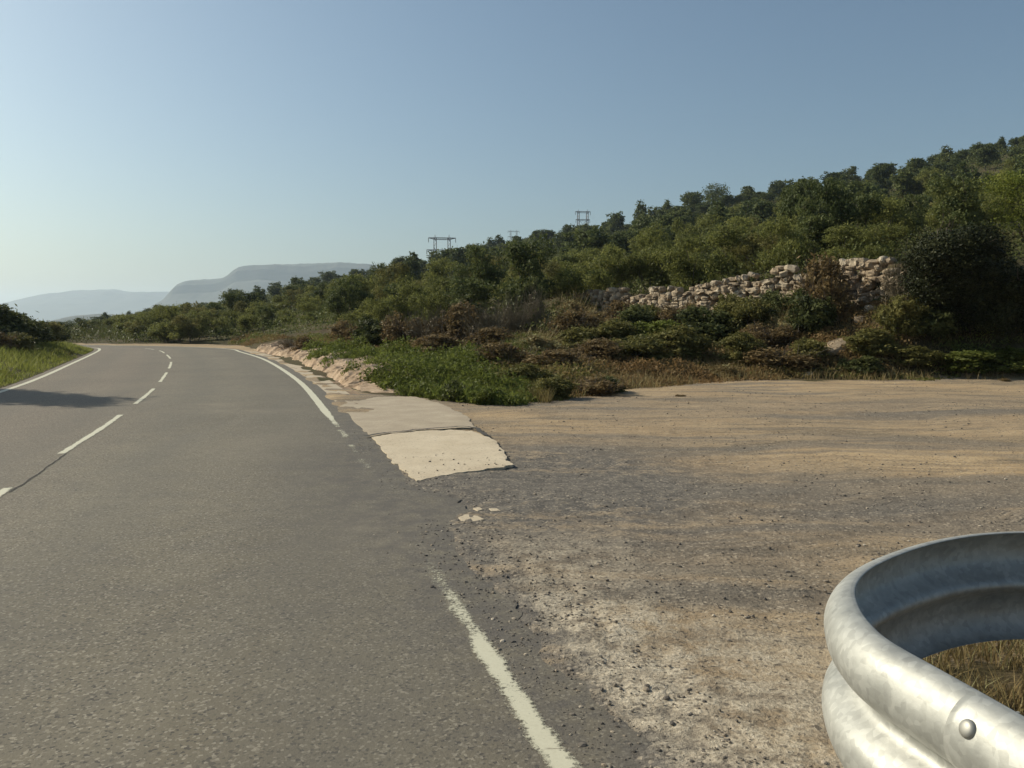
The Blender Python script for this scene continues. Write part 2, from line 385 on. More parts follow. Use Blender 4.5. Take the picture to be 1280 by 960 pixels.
def H(x, y, detail=True):
    x = np.atleast_1d(np.asarray(x, float)); y = np.atleast_1d(np.asarray(y, float))
    Yc = np.maximum(y, 1.0); u = 640 + F * x / Yc
    c = [np.interp(u, TAB[:, 0], TAB[:, k]) for k in range(1, 8)]
    Y0, Y1, z1, Y2, z2, YR, zR = c
    s1 = sstep(0, 1, (Yc - Y0) / (Y1 - Y0)); z = z1 * s1
    s2 = np.clip((Yc - Y1) / (Y2 - Y1), 0, 1); z = z + (z2 - z1) * s2
    s3 = np.clip((Yc - Y2) / (YR - Y2), 0, 1); z = z + (zR - z2) * (.55 * s3 + .45 * s3 ** 1.9)
    s4 = np.clip((Yc - YR) / (YR * 1.5), 0, 1); z = z + zR * (-.12) * s4
    s5 = np.clip((Yc - 2.5 * YR) / (3 * YR), 0, 1); z = z * (1 - s5) + (-25) * s5
    hill = s3
    if detail:
        z = z + hill * (fbm(x * .03, y * .03, 3) - .47) * 5 * (1 - s5) + s1 * (fbm(x * .45, y * .45, 9) - .47) * .35
    dl = -side_dist(x, y, LE, LN)
    bank = .55 * sstep(.35, 3.0, dl) + .12 * sstep(.35, 1.0, dl) * (fbm(x * .6, y * .6, 21) - .4) - .05 * np.clip(dl - 12, 0, 80)
    bank = np.where((dl > 0) & (dl < 300), bank, 0) * (1 - sstep(48, 75, y))
    z = z + bank
    dr = side_dist(x, y, RE, RN)
    inroad = (dr < .02) & (dl < .25)
    flat = (1 - s1) * (dl < .2)
    if detail:
        calm = 1 - .97 * np.exp(-((x + 1.3) / 1.5) ** 2 - ((y - 11.6) / 3.2) ** 2)
        rough = (fbm(x * 1.3, y * 1.3, 31) - .47) * .05 + (vnoise((x + .15 * y) * .35, y * 2.2, 33) - .5) * .03 + (fbm(x * 5, y * 5, 35, 3) - .44) * .02 + np.exp(-((dr - .5) / .5) ** 2) * (vnoise(x * 11, y * 11, 36) + vnoise(x * 27, y * 27, 37) - 1) * .014
        z = z + flat * calm * (rough + .020 * np.exp(-((dr - .5) / .45) ** 2)) * sstep(.05, .45, dr) * (dr < 900)
    z = np.where(inroad, np.minimum(z, 0) - .04, z)
    return z
def Hs(x, y): return float(H(x, y)[0])
def at(u, Y): return ((u - 640) / F * Y, Y)

# ------------------------------------------------------------------ ground sheet
def build_ground():
    rs = [0.35]
    while rs[-1] < 9000: rs.append(rs[-1] * (1.022 if rs[-1] < 60 else 1.035))
    rs = np.array(rs)
    ang = np.r_[np.linspace(-50, 50, 330), np.linspace(50, 310, 90)[1:-1]] * np.pi / 180
    A, R = np.meshgrid(ang, rs); X = (R * np.sin(A)).ravel(); Y = (R * np.cos(A)).ravel()
    Z = H(X, Y)
    n, k = len(rs), len(ang)
    i = np.arange(n - 1)[:, None] * k; j = np.arange(k)[None, :]; j2 = (j + 1) % k
    Q = np.stack([i + j, i + j2, i + k + j2, i + k + j], -1).reshape(-1, 4)[:, ::-1]
    V = np.c_[X, Y, Z]; V = np.vstack([V, [[0, 0, float(Z[0])]]])
    T = np.stack([np.full(k, len(V) - 1), np.arange(k), (np.arange(k) + 1) % k], -1)[:, ::-1]
    X = V[:, 0]; Y = V[:, 1]; Yc = np.maximum(Y, 1.0); u = 640 + F * X / Yc
    Y0 = np.interp(u, TAB[:, 0], TAB[:, 1])
    dl = -side_dist(X, Y, LE, LN); dr = side_dist(X, Y, RE, RN)
    veg = sstep(-.8, .8, Yc - Y0 + (fbm(X * .5, Y * .5, 41) - .47) * 3) * (Y > 8)
    veg = np.maximum(veg, ((dl > .1) & (dl < 900)) * sstep(.05, .3, dl))
    veg = np.maximum(veg, (np.hypot(X, Y) > 100) * 1.0)
    loop = np.exp(-(((X - 2.5) / .95) ** 4 + ((Y - 2.9) / 1.3) ** 4)); veg = np.maximum(veg, loop * .85)
    # grey gravel in front of the concrete apron and in the traffic band over the lay-by
    g = np.exp(-((X - .3) / 2.4) ** 2 - ((Y - 8.2) / 3.4) ** 2) * 1.3
    g = np.maximum(g, .5 * np.exp(-((Y - 15.2 - .02 * X) / 3.2) ** 2) * sstep(-1, 2, X))
    g = np.maximum(g, .9 * np.exp(-((X - 3.2) / 2.8) ** 2 - ((Y - 6.6 - .12 * X) / .7) ** 2))
    g = np.maximum(g, 1.0 * np.exp(-((dr - .35) / .42) ** 2) * (Y < 8.5))
    p = np.exp(-((X - .62 + .22 * (Y - 3.6)) / .62) ** 2 - ((Y - 3.6) / 1.25) ** 2) * 1.6 + .5 * np.exp(-((X - .35) / .5) ** 2 - ((Y - 5.6) / .5) ** 2)
    p = np.maximum(p, .9 * np.exp(-((X - 1.0) / .5) ** 2 - ((Y - 3.9) / .45) ** 2)) * sstep(.3, .5, dr)
    trk = np.zeros(len(X))
    for pts in ([(650, 745), (760, 742), (860, 722), (960, 694), (1080, 668), (1250, 640)], [(820, 812), (900, 795), (980, 772), (1080, 735), (1200, 690)], [(600, 640), (760, 648), (900, 640), (1060, 612), (1280, 575)], [(640, 560), (800, 545), (1000, 530), (1280, 515)]):
        tp_ = catmull([gp(*q) for q in pts], 20); near = np.where(np.hypot(X, Y) < 25)[0]
        dd_ = np.sqrt(((X[near, None] - tp_[None, :, 0]) ** 2 + (Y[near, None] - tp_[None, :, 1]) ** 2).min(1))
        trk[near] = np.maximum(trk[near], np.exp(-(dd_ / .055) ** 2) * sstep(.34, .5, fbm(X[near] * 1.5, Y[near] * 1.5, 44)))
    V[:, 2] -= trk * .014
    me = new_mesh('ground', V, [Q, T], M['ground'], None, {'track': trk, 'veg': veg, 'grav': np.clip(g, 0, 1), 'pale': np.clip(p, 0, 1)}, True)
    return tag(link('ground', me), kind='structure')
build_ground()

def strip(A, B, cols, z):
    """grid between polylines A and B"""
    w = np.linspace(0, 1, cols)[None, :, None]
    P = A[:, None] * (1 - w) + B[:, None] * w
    n = len(A); zz = np.broadcast_to(z, (n, cols))
    V = np.c_[P.reshape(-1, 2), zz.ravel()]
    i = np.arange(n - 1)[:, None] * cols; j = np.arange(cols - 1)[None, :]
    Q = np.stack([i + j, i + j + 1, i + cols + j + 1, i + cols + j], -1).reshape(-1, 4)
    return V, Q

Lx = LE - LN * (.26 + .05 * (fbm(np.arange(len(LE)) * .3, np.zeros(len(LE)), 8)[:, None] - .5))
jit = (fbm(RE[:, 1] * 3.1, RE[:, 0] * 3.1, 77) - .47)
junction = np.exp(-((RE[:, 1] - 8.6) / 2.4) ** 2)
Rx = RE + RN * (ASPH_OUT + jit * (.22 + .8 * junction) + .35 * junction)[:, None]
V, Q = strip(Lx, Rx, 26, .012)
w = np.tile(np.linspace(0, 1, 26), len(LE))
yv = V[:, 1]
edge = sstep(.86, 1.0, w) * .9 + np.exp(-((V[:, 1] - 8.0) / 3.2) ** 2) * sstep(.68, .95, w)
dark = .55 * sum(np.exp(-((w - c_) / .055) ** 2) for c_ in (.17, .40, .62, .84))
dust = sum(k_ * np.exp(-((V[:, 0] - a_) / sx_) ** 2 - ((V[:, 1] - b_) / sy_) ** 2) for a_, b_, sx_, sy_, k_ in ((-5.6, 15.6, .5, .5, 1.0), (-4.8, 14.6, 1.1, .35, .8), (-.9, 6.4, .5, .9, .8), (-3.2, 11, .6, 2, .6), (-9.5, 19, .8, 1.5, .5)))
me = new_mesh('road', V, [Q[:, ::-1]], M['asphalt'], None, {'left': 1 - sstep(.30, .62, w + .12 * (fbm(V[:, 0] * .5, V[:, 1] * .5, 4) - .5)), 'edge': np.clip(edge, 0, 1), 'track': dark, 'dust': np.clip(dust, 0, 1)}, False)
tag(link('road', me), kind='structure')

def paint_strip(name, P, Nn, width, i0, i1, z=.017, tint=.5, rag=.012, seed=0):
    idx = np.linspace(i0, i1, max(6, int((i1 - i0) * 5)))
    ii = np.arange(len(P))
    C = np.c_[np.interp(idx, ii, P[:, 0]), np.interp(idx, ii, P[:, 1])]
    n2 = np.c_[np.interp(idx, ii, Nn[:, 0]), np.interp(idx, ii, Nn[:, 1])]
    a = C - n2 * (width / 2 + rag * (fbm(C[:, 0] * 9, C[:, 1] * 9, seed) - .5) * 2)[:, None]
    b_ = C + n2 * (width / 2 + rag * (fbm(C[:, 0] * 9, C[:, 1] * 9, seed + 5) - .5) * 2)[:, None]
    V, Q = strip(a, b_, 4, z)
    t = tint(V[:, 1]) if callable(tint) else np.full(len(V), tint)
    e = np.tile([.45, 0, 0, .45], len(a))
    me = new_mesh(name, V, [Q[:, ::-1]], M['paint'], None, {'tint': np.clip(t - e, 0, 1)}, False)
    return tag(link(name, me), kind='structure')

def idx_of_y(P, y): return float(np.interp(y, P[:420, 1], np.arange(420)))
near_t = lambda y: np.interp(y, [2.5, 3.6, 4.3, 5.0, 5.9], [.60, .46, .34, .20, .0])
far_t = lambda y: np.interp(y, [9, 12, 13.0, 14.2, 16], [.1, .2, .35, .7, .85])
paint_strip('edge_marking', RE, RN, .125, idx_of_y(RE, -11), idx_of_y(RE, 6.1), tint=near_t, rag=.02, seed=1)
paint_strip('edge_marking', RE, RN, .14, idx_of_y(RE, 12.4), len(RE) - 41, tint=far_t, rag=.012, seed=2)
for y0, y1, tt in ((8.9, 9.5, .20), (10.0, 10.6, .22), (11.3, 12.1, .24)):
    paint_strip('edge_marking', RE, RN, .13, idx_of_y(RE, y0), idx_of_y(RE, y1), tint=tt, rag=.05, seed=int(y0 * 7))
paint_strip('edge_marking', LE, LN, .13, 2, len(LE) - 41, tint=.9, seed=3)
CN = normals(CE)
for y0, y1 in ((-8.2, -4.2), (-2.1, 1.9), (4.0, 7.85), (9.9, 14.0), (15.85, 19.4), (21.5, 25.4), (27.5, 31.8), (34.6, 38.4), (40.4, 43.6), (45.2, 47.0)):
    paint_strip('centre_marking', CE, CN, .105, idx_of_y(CE, y0), idx_of_y(CE, y1), tint=.58, rag=.014, seed=int(y0 * 3) + 50)

def wobbly(name, pts, width, z, mat_, seed, amp=.03):
    P = catmull(pts, 14); n = normals(P)
    P = P + n * ((fbm(P[:, 0] * 4, P[:, 1] * 4, seed) - .47) * 2 * amp)[:, None]
    wd = width * (.5 + fbm(P[:, 0] * 6, P[:, 1] * 6, seed + 3))
    wd[0] = wd[-1] = .001
    V, Q = strip(P - n * wd[:, None] / 2, P + n * wd[:, None] / 2, 2, z)
    return tag(link(name, new_mesh(name, V, [Q[:, ::-1]], mat_)), kind='structure')
wobbly('road_crack', [CE[int(idx_of_y(CE, y))] + np.array([.07, 0]) for y in (7.7, 8.4, 9.2, 10.0)], .018, .0165, M['crack'], 3)

# concrete apron by the ditch: two ragged pale slabs
def slab(name, px, z, tint, seed, thick=.03):
    P = np.array([gp(u, v) for u, v in px]); P = np.vstack([P, P[:1]])
    D = []
    for i in range(len(P) - 1):
        for t in np.arange(14) / 14: D.append(P[i] * (1 - t) + P[i + 1] * t)
    D = np.array(D); c = D.mean(0)
    r = 1 + .05 * (fbm(D[:, 0] * 3, D[:, 1] * 3, seed) - .47) + .11 * (fbm(D[:, 0] * 9, D[:, 1] * 9, seed + 1) - .47)
    D = c + (D - c) * r[:, None]; n = len(D)
    rings = [1.0, .93, .75, .5, .25]; V = []
    for k, s in enumerate(rings):
        q = c + (D - c) * s
        V.append(np.c_[q, np.full(n, z) + (0 if k == 0 else .012 * (fbm(q[:, 0] * 2, q[:, 1] * 2, 5) - .3))])
    V.append(np.c_[D * 1.0, np.full(n, z - thick)]); V = np.concatenate(V + [np.array([[c[0], c[1], z + .004]])])
    j = np.arange(n); j2 = (j + 1) % n; Q = []
    for k in range(len(rings) - 1):
        Q.append(np.stack([k * n + j, k * n + j2, (k + 1) * n + j2, (k + 1) * n + j], -1))
    Q.append(np.stack([5 * n + j, 5 * n + j2, j2, j], -1)); Q = np.concatenate(Q)
    T = np.stack([4 * n + j, 4 * n + j2, np.full(n, len(V) - 1)], -1)
    return tag(link(name, new_mesh(name, V, [Q, T], M['concrete'], None, {'tint': np.full(len(V), tint)}, False)), kind='structure')
slab('concrete_apron', [(463, 549), (490, 545), (525, 541), (560, 540), (588, 541), (606, 546), (620, 555), (630, 567), (633, 579), (641, 583), (630, 588), (600, 591), (560, 597), (520, 605), (503, 594), (484, 573)], .024, .0, 3)
slab('concrete_apron', [(421, 503), (440, 500), (480, 497), (520, 497), (552, 506), (580, 520), (594, 536), (560, 538), (520, 540), (485, 544), (461, 547), (446, 533)], .018, .75, 7)
wobbly('apron_crack', [gp(*p) for p in ((452, 549), (470, 547), (500, 543), (530, 540), (560, 538), (590, 538), (606, 549))], .07, .041, M['crack'], 9, .08)
for pts, zz, sd in (([(566, 652), (580, 646), (600, 649), (612, 655), (590, 660), (572, 658)], .016, 1), ([(588, 640), (598, 638), (606, 642), (596, 645)], .016, 5), ([(608, 640), (622, 640), (628, 644), (612, 645)], .016, 8)):
    cx_ = sum(p[0] for p in pts) / len(pts); cy_ = sum(p[1] for p in pts) / len(pts); pts = [(cx_ + .72 * (p[0] - cx_), cy_ + .72 * (p[1] - cy_)) for p in pts]
    s = slab('concrete_chip', pts, zz, .1, sd, .02); del s['kind']; 
    tag(s, {1: 'largest pale flat concrete chip on gravel before the apron', 5: 'tiny pale concrete chip just behind the largest one', 8: 'thin pale concrete chip to the right of the other two'}[sd], 'concrete chip')

# gutter and the pale earth bank along the outer side of the road
def edge_strip(name, y0, y1, offs, zs, mat_, seed, amp, sm=True):
    idx = np.linspace(idx_of_y(RE, y0), idx_of_y(RE, y1), 620); ii = np.arange(len(RE))
    C = np.c_[np.interp(idx, ii, RE[:, 0]), np.interp(idx, ii, RE[:, 1])]; n2 = np.c_[np.interp(idx, ii, RN[:, 0]), np.interp(idx, ii, RN[:, 1])]
    n = len(C); k = len(offs); V = []
    tp = sstep(0, .12, np.linspace(0, 1, n)) * sstep(0, .1, 1 - np.linspace(0, 1, n))
    for o, z in zip(offs, zs):
        oo = o + amp * .6 * (fbm(C[:, 0] * 1.1 + o, C[:, 1] * 1.1, seed) - .47)
        q = C + n2 * oo[:, None]
        zz = (z + .06 if z > .03 else z) * (tp if z > .03 else 1) - (.06 if z > .03 else 0) + tp * (amp * (fbm(q[:, 0] * 1.6, q[:, 1] * 1.6, seed + 2) - .47) + amp * .55 * (fbm(q[:, 0] * 4, q[:, 1] * 4, seed + 4) - .47) + amp * .35 * (vnoise(q[:, 0] * 13, q[:, 1] * 13, seed + 6) - .5)) * (1 if z > .03 else 0)
        V.append(np.c_[q, zz])
    V = np.stack(V, 1).reshape(-1, 3)
    i = np.arange(n - 1)[:, None] * k; j = np.arange(k - 1)[None, :]
    Q = np.stack([i + j, i + j + 1, i + k + j + 1, i + k + j], -1).reshape(-1, 4)[:, ::-1]
    return tag(link(name, new_mesh(name, V, [Q], mat_, None, {'tint': np.full(len(V), .5)}, sm)), kind='structure')
edge_strip('gutter_path', 14.2, 44, [.33, .55, .8], [.016, .018, .016], M['concrete'], 3, .02)
edge_strip('gutter_channel', 17.5, 44, [.78, .88, .98], [.022, .006, .022], M['gutter'], 5, .02)
edge_strip('earth_bank', 17.0, 45, [.90, 1.0, 1.12, 1.26, 1.42, 1.6, 1.8, 2.05, 2.35, 2.7, 3.1], [.0, .06, .16, .22, .27, .31, .35, .38, .40, .36, .0], M['earth'], 11, .34, False)

# ------------------------------------------------------------------ loose stones (uncountable)
ICO = None
def stones_mesh(name, pts, size, tint, mat_, flat=.6):
    t = (1 + 5 ** .5) / 2
    base = np.array([(-1,t,0),(1,t,0),(-1,-t,0),(1,-t,0),(0,-1,t),(0,1,t),(0,-1,-t),(0,1,-t),(t,0,-1),(t,0,1),(-t,0,-1),(-t,0,1)]) / 1.9
    tri = np.array([(0,11,5),(0,5,1),(0,1,7),(0,7,10),(0,10,11),(1,5,9),(5,11,4),(11,10,2),(10,7,6),(7,1,8),(3,9,4),(3,4,2),(3,2,6),(3,6,8),(3,8,9),(4,9,5),(2,4,11),(6,2,10),(8,6,7),(9,8,1)])
    n = len(pts); sc = size[:, None] * (0.6 + .8 * RNG.random((n, 3))); sc[:, 2] *= flat
    jitter = 1 + .35 * (RNG.random((n, 12, 1)) - .5)
    a = RNG.random(n) * 6.28; ca, sa = np.cos(a), np.sin(a)
    P = base[None] * jitter * sc[:, None]
    P = np.stack([P[..., 0] * ca[:, None] - P[..., 1] * sa[:, None], P[..., 0] * sa[:, None] + P[..., 1] * ca[:, None], P[..., 2]], -1) + pts[:, None]
    Fc = (tri[None] + (np.arange(n) * 12)[:, None, None]).reshape(-1, 3)
    return new_mesh(name, P.reshape(-1, 3), [Fc], mat_, None, {'tint': np.repeat(tint, 12)}, False)

n = 9500
Yg = 2.2 + 21 * RNG.random(n) ** 1.5; ug = 640 + RNG.random(n) * 760 - 120
Xg = (ug - 640) / F * Yg
d = side_dist(Xg, Yg, RE, RN); dens = fbm(Xg * .9, Yg * 1.6, 61)
ok = (d > .15 - 1.1 * np.exp(-((Yg - 7.5) / 2.8) ** 2) * RNG.random(n)) & (dens > .40) & (Yg < np.interp(ug, TAB[:, 0], TAB[:, 1]) - .2)
Xg, Yg, d = Xg[ok], Yg[ok], d[ok]
sz = .003 + .011 * RNG.random(len(Xg)) ** 5 + .0004 * Yg * RNG.random(len(Xg)) ** 2
m2 = 3600; k2 = RNG.integers(int(idx_of_y(RE, 1.5)), int(idx_of_y(RE, 12)), m2); d2 = .02 + .75 * RNG.random(m2) ** .8 + .3 * RNG.normal(size=m2) * (RNG.random(m2) < .3)
e2 = RE[k2] + RN[k2] * d2[:, None] + RNG.normal(size=(m2, 2)) * .03; ok2 = fbm(e2[:, 0] * 3, e2[:, 1] * 3, 64) > .40
Xg = np.r_[Xg, e2[ok2, 0]]; Yg = np.r_[Yg, e2[ok2, 1]]; d = np.r_[d, d2[ok2]]; sz = np.r_[sz, .003 + .007 * RNG.random(ok2.sum()) ** 3]
rim = np.array([gp(500 + 138 * f, 600 - 14 * f - 26 * q ** 1.7) for f, q in zip(RNG.random(48) ** .8, RNG.random(48))]); Xg = np.r_[Xg, rim[:, 0]]; Yg = np.r_[Yg, rim[:, 1]]; d = np.r_[d, np.full(48, .3)]; sz = np.r_[sz, (.005 + .014 * RNG.random(48) ** 3)]
zz = H(Xg, Yg) + .001 + sz * .2
zz = np.where(d < .6, np.maximum(zz, .013), zz); zz[-48:] = .03
tint = np.clip(RNG.random(len(Xg)) ** 1.6, 0, 1)
tag(link('gravel', stones_mesh('gravel', np.c_[Xg, Yg, zz], sz, tint, M['pebble'])), 'scattered grey and pale stones over the dirt lay-by', 'gravel', kind='stuff')

# ------------------------------------------------------------------ foliage generators
def leaf_quads(C, size, tint, aspect=.5, up=0.0, out=None):
    n = len(C)
    a = RNG.normal(size=(n, 3)); a[:, 2] += up
    a /= np.linalg.norm(a, axis=1)[:, None]
    r = RNG.normal(size=(n, 3))
    if out is not None: r = np.cross(a, out + .5 * r)
    else: r = np.cross(a, r)
    r /= np.linalg.norm(r, axis=1)[:, None] + 1e-9
    s = np.broadcast_to(size, (n,))[:, None] * (.6 + .8 * RNG.random((n, 1)))
    V = np.stack([C - a * s, C + r * s * aspect - a * s * .1, C + a * s, C - r * s * aspect - a * s * .1], 1).reshape(-1, 3)
    Q = np.arange(4 * n).reshape(-1, 4)
    return V, Q, np.repeat(np.clip(tint, 0, 1), 4)

def crown_pts(lobes, n_clump, per, clump_r, fill=.5):
    """leaf positions in clumps over ellipsoid lobes (cx,cy,cz,rx,ry,rz)"""
    L = np.array(lobes, float); vol = np.prod(L[:, 3:], axis=1) ** .67; k = RNG.choice(len(L), n_clump, p=vol / vol.sum())
    dv = RNG.normal(size=(n_clump, 3)); dv /= np.linalg.norm(dv, axis=1)[:, None]
    r = (fill + (1 - fill) * RNG.random(n_clump) ** .5)[:, None]
    cc = L[k, :3] + dv * r * L[k, 3:]
    ct = .5 + .24 * RNG.normal(size=n_clump)
    cr = clump_r * (.6 + .8 * RNG.random(n_clump))
    m_ = n_clump * per
    ci = np.repeat(np.arange(n_clump), per)
    off = RNG.normal(size=(m_, 3)) * (cr[ci] * .55)[:, None]; off[:, 2] *= .7
    P = cc[ci] + off
    return P, ct[ci] + .12 * RNG.normal(size=m_), dv[ci]

def limb(acc, p0, p1, r0, r1, bend=.1, m=0, seg=5, sides=5):
    p0 = np.array(p0, float); p1 = np.array(p1, float); L = np.linalg.norm(p1 - p0)
    t = np.linspace(0, 1, seg)[:, None]; j = RNG.normal(size=(seg, 3)) * bend * L * np.sin(t * np.pi)
    tube(acc, p0 + (p1 - p0) * t + j, np.linspace(r0, r1, seg), sides, m)

def pine_mesh(name, h, w, style):
    acc = Acc()
    limb(acc, (0, 0, -.8), (RNG.normal() * .25, RNG.normal() * .25, h * .9), .16 + .012 * h, .03, .02, 1, 6, 6)
    lobes = []
    if style == 'cone':
        for z in np.linspace(.2, .84, 7): lobes.append((RNG.normal() * .05 * w, RNG.normal() * .05 * w, h * z, w * (1.14 - z) * .56, w * (1.14 - z) * .56, h * .14))
    elif style == 'round':
        for i in range(9):
            a = RNG.random() * 6.28; q = w * .26 * RNG.random()
            zz = .3 + .5 * RNG.random(); lobes.append((q * math.cos(a), q * math.sin(a), h * zz, w * .36 * (1.2 - .45 * zz), w * .36 * (1.2 - .45 * zz), h * .17))
    else:
        for i in range(8):
            a = RNG.random() * 6.28; zz = .3 + .5 * RNG.random(); q = w * .36 * RNG.random() ** .5 * (1.15 - zz * .8)
            lobes.append((q * math.cos(a), q * math.sin(a), h * zz, w * (.22 + .14 * RNG.random()), w * (.22 + .14 * RNG.random()), h * .15))
    for l in lobes[::2]: limb(acc, (0, 0, l[2] * .8), l[:3], .05, .02, .05, 1, 3, 4)
    P, t, o = crown_pts(lobes, 330, 13, w * .085)
    V, Q, a = leaf_quads(P, .20, t, .55, .3, o); acc.add(V, Q, None, 0, a)
    return acc.mesh(name, [M['pine'], M['bark']])

def tree_parts(h, w, leaf, n_clump, per, clump_r, matl, trunk_r, base=.3, lobes=None, fill=.45, up=.2, aspect=.45):
    """trunk mesh + crown mesh"""
    ta = Acc(); fork = h * base
    limb(ta, (0, 0, -.4), (0, 0, fork), trunk_r * 1.25, trunk_r, .04, 0, 5, 8)
    if lobes is None:
        lobes = []
        for i in range(9):
            a = RNG.random() * 6.28; q = w * .34 * RNG.random() ** .5
            lobes.append((q * math.cos(a), q * math.sin(a), h * (base + .12 + (.86 - base - .05) * RNG.random()), w * (.14 + .13 * RNG.random()), w * (.14 + .13 * RNG.random()), h * (.09 + .09 * RNG.random())))
    for l in lobes:
        limb(ta, (0, 0, fork * (.8 + .2 * RNG.random())), l[:3], trunk_r * .55, trunk_r * .12, .07, 0, 5, 5)
        for q in range(3):
            dv = RNG.normal(size=3) * np.array(l[3:]) * .6
            limb(ta, l[:3], np.array(l[:3]) + dv, trunk_r * .15, trunk_r * .05, .05, 0, 3, 4)
    ca = Acc(); P, t, o = crown_pts(lobes, n_clump, per, clump_r, fill)
    V, Q, a = leaf_quads(P, leaf, t, aspect, up, o); ca.add(V, Q, None, 0, a)
    return ta.mesh('trunk', M['bark']), ca.mesh('crown', matl)

def shrub_mesh(name, matl, n=5000, leaf=.045, twig=0, lobes_n=7, aspect=.45, tall=1.0, matt=None):
    """unit shrub: about 1 m wide and 1 m tall"""
    acc = Acc(); lobes = []
    for i in range(lobes_n):
        a = RNG.random() * 6.28; q = .3 * RNG.random() ** .5
        lobes.append((q * math.cos(a), q * math.sin(a), .18 + .55 * RNG.random() * (1 - q), .14 + .14 * RNG.random(), .14 + .14 * RNG.random(), .14 + .12 * RNG.random()))
    lobes += [(0, 0, .2, .42, .42, .2)]
    for l in lobes[:-1]:
        limb(acc, (RNG.normal() * .04, RNG.normal() * .04, -.1), l[:3], .014, .005, .06, 1, 4, 4)
    per = 22
    P, t, o = crown_pts(lobes, n // per, per, .085, .35); ok = P[:, 2] > -.05
    V, Q, a = leaf_quads(P[ok], leaf, t[ok], aspect, .2, o[ok]); acc.add(V, Q, None, 0, a)
    for i in range(twig):
        a = RNG.random() * 6.28; rr = RNG.random() ** .5 * .5; top = np.array([rr * math.cos(a), rr * math.sin(a), .5 + .6 * RNG.random() * (1 - rr)])
        b0 = top * np.array([.35, .35, 0])
        limb(acc, b0, top, .006, .002, .08, 1, 4, 3)
    return acc.mesh(name, [matl, matt or M['bark']])

def blades(name, pts, h, width, tint, matl, lean=.35):
    n = len(pts); d = RNG.normal(size=(n, 2)) * lean; h = np.broadcast_to(h, (n,)) * (.5 + RNG.random(n))
    a = RNG.random(n) * 6.28; wv = np.c_[np.cos(a), np.sin(a), np.zeros(n)] * np.broadcast_to(width, (n,))[:, None] * .5
    tip = pts + np.c_[d * h[:, None], h]; mid = pts + np.c_[d * h[:, None] * .35, h * .55]
    V = np.stack([pts - wv, pts + wv, mid + wv * .8, mid - wv * .8, tip], 1).reshape(-1, 3)
    i = np.arange(n) * 5
    return new_mesh(name, V, [np.stack([i, i + 1, i + 2, i + 3], -1), np.stack([i + 3, i + 2, i + 4], -1)], matl, None, {'tint': np.repeat(np.clip(tint, 0, 1), 5)}, False)

def tufts(pts, hgt, wid, per, leaf, tint):
    """low domes of leaves, all in one array"""
    n = len(pts); i = np.repeat(np.arange(n), per); m_ = len(i)
    a = RNG.random(m_) * 6.28; r = RNG.random(m_) ** .5; el = RNG.random(m_) ** .7
    z = el * np.sqrt(np.clip(1 - r * r * .9, 0, 1))
    hh = np.broadcast_to(hgt, (n,))[i]; ww = np.broadcast_to(wid, (n,))[i]
    P = pts[i] + np.c_[np.cos(a) * r * ww, np.sin(a) * r * ww, z * hh]
    return leaf_quads(P, np.broadcast_to(leaf, (n,))[i], np.broadcast_to(tint, (n,))[i] + .13 * RNG.normal(size=m_), .45, .5)

# ------------------------------------------------------------------ ground vegetation (uncountable)
# grass on the bank left of the road
n = 150000
k = RNG.integers(40, len(LE) - 60, n); dd = .38 + 11 * RNG.random(n) ** 1.5
px = LE[k] - LN[k] * dd[:, None] + RNG.normal(size=(n, 2)) * .1
cl = fbm(px[:, 0] * .9, px[:, 1] * .9, 71); ok = (cl > .36) & (px[:, 1] > 12) & (-side_dist(px[:, 0], px[:, 1], LE, LN) > .32)
px = px[ok]; cl = cl[ok]; ddk = dd[ok]
z = H(px[:, 0], px[:, 1])
tn = .5 + 1.4 * (fbm(px[:, 0] * .35, px[:, 1] * .35, 72) - .47) + .15 * RNG.normal(size=len(px))
hg = (.10 + .5 * np.clip(cl - .36, 0, .4)) * sstep(.2, 1.2, ddk) + .05
tag(link('grass', blades('grass', np.c_[px, z - .02], hg, .022, tn, M['grass'], .45)), 'green and straw grass covering the bank left of the road', 'grass', kind='stuff')

# green weeds beside the apron
def region(n, ulo, uhi, Ylo, Yhi):
    u = ulo + (uhi - ulo) * RNG.random(n); Y = Ylo + (Yhi - Ylo) * RNG.random(n)
    return u, Y, (u - 640) / F * Y
u, Y, X = region(9000, 380, 660, 15.5, 34)
front = np.interp(u, [380, 400, 440, 500, 560, 600, 640, 660], [30, 26.5, 21.2, 18.0, 16.6, 15.9, 15.7, 16.2])
d = side_dist(X, Y, RE, RN); cl = fbm(X * .8, Y * .8, 81)
ok = (Y > front) & (d > 1.25) & (Y < front + np.interp(u, [380, 450, 550, 660], [6, 11, 11, 4])) & (cl > .37) & ((u < 610) | (RNG.random(len(u)) < .5))
X, Y, cl = X[ok][:3000], Y[ok][:3000], cl[ok][:3000]
V, Q, a = tufts(np.c_[X, Y, H(X, Y) - .02], (.14 + 1.3 * np.clip(cl - .35, 0, .35)) * (.6 + .8 * RNG.random(len(X))), .24, 44, .045, .5 + 1.1 * (fbm(X * .5, Y * .5, 82) - .47))
tag(link('weeds', new_mesh('weeds', V, [Q], M['green'], None, {'tint': a})), 'bright green weeds growing in a strip beside the concrete apron', 'weeds', kind='stuff')

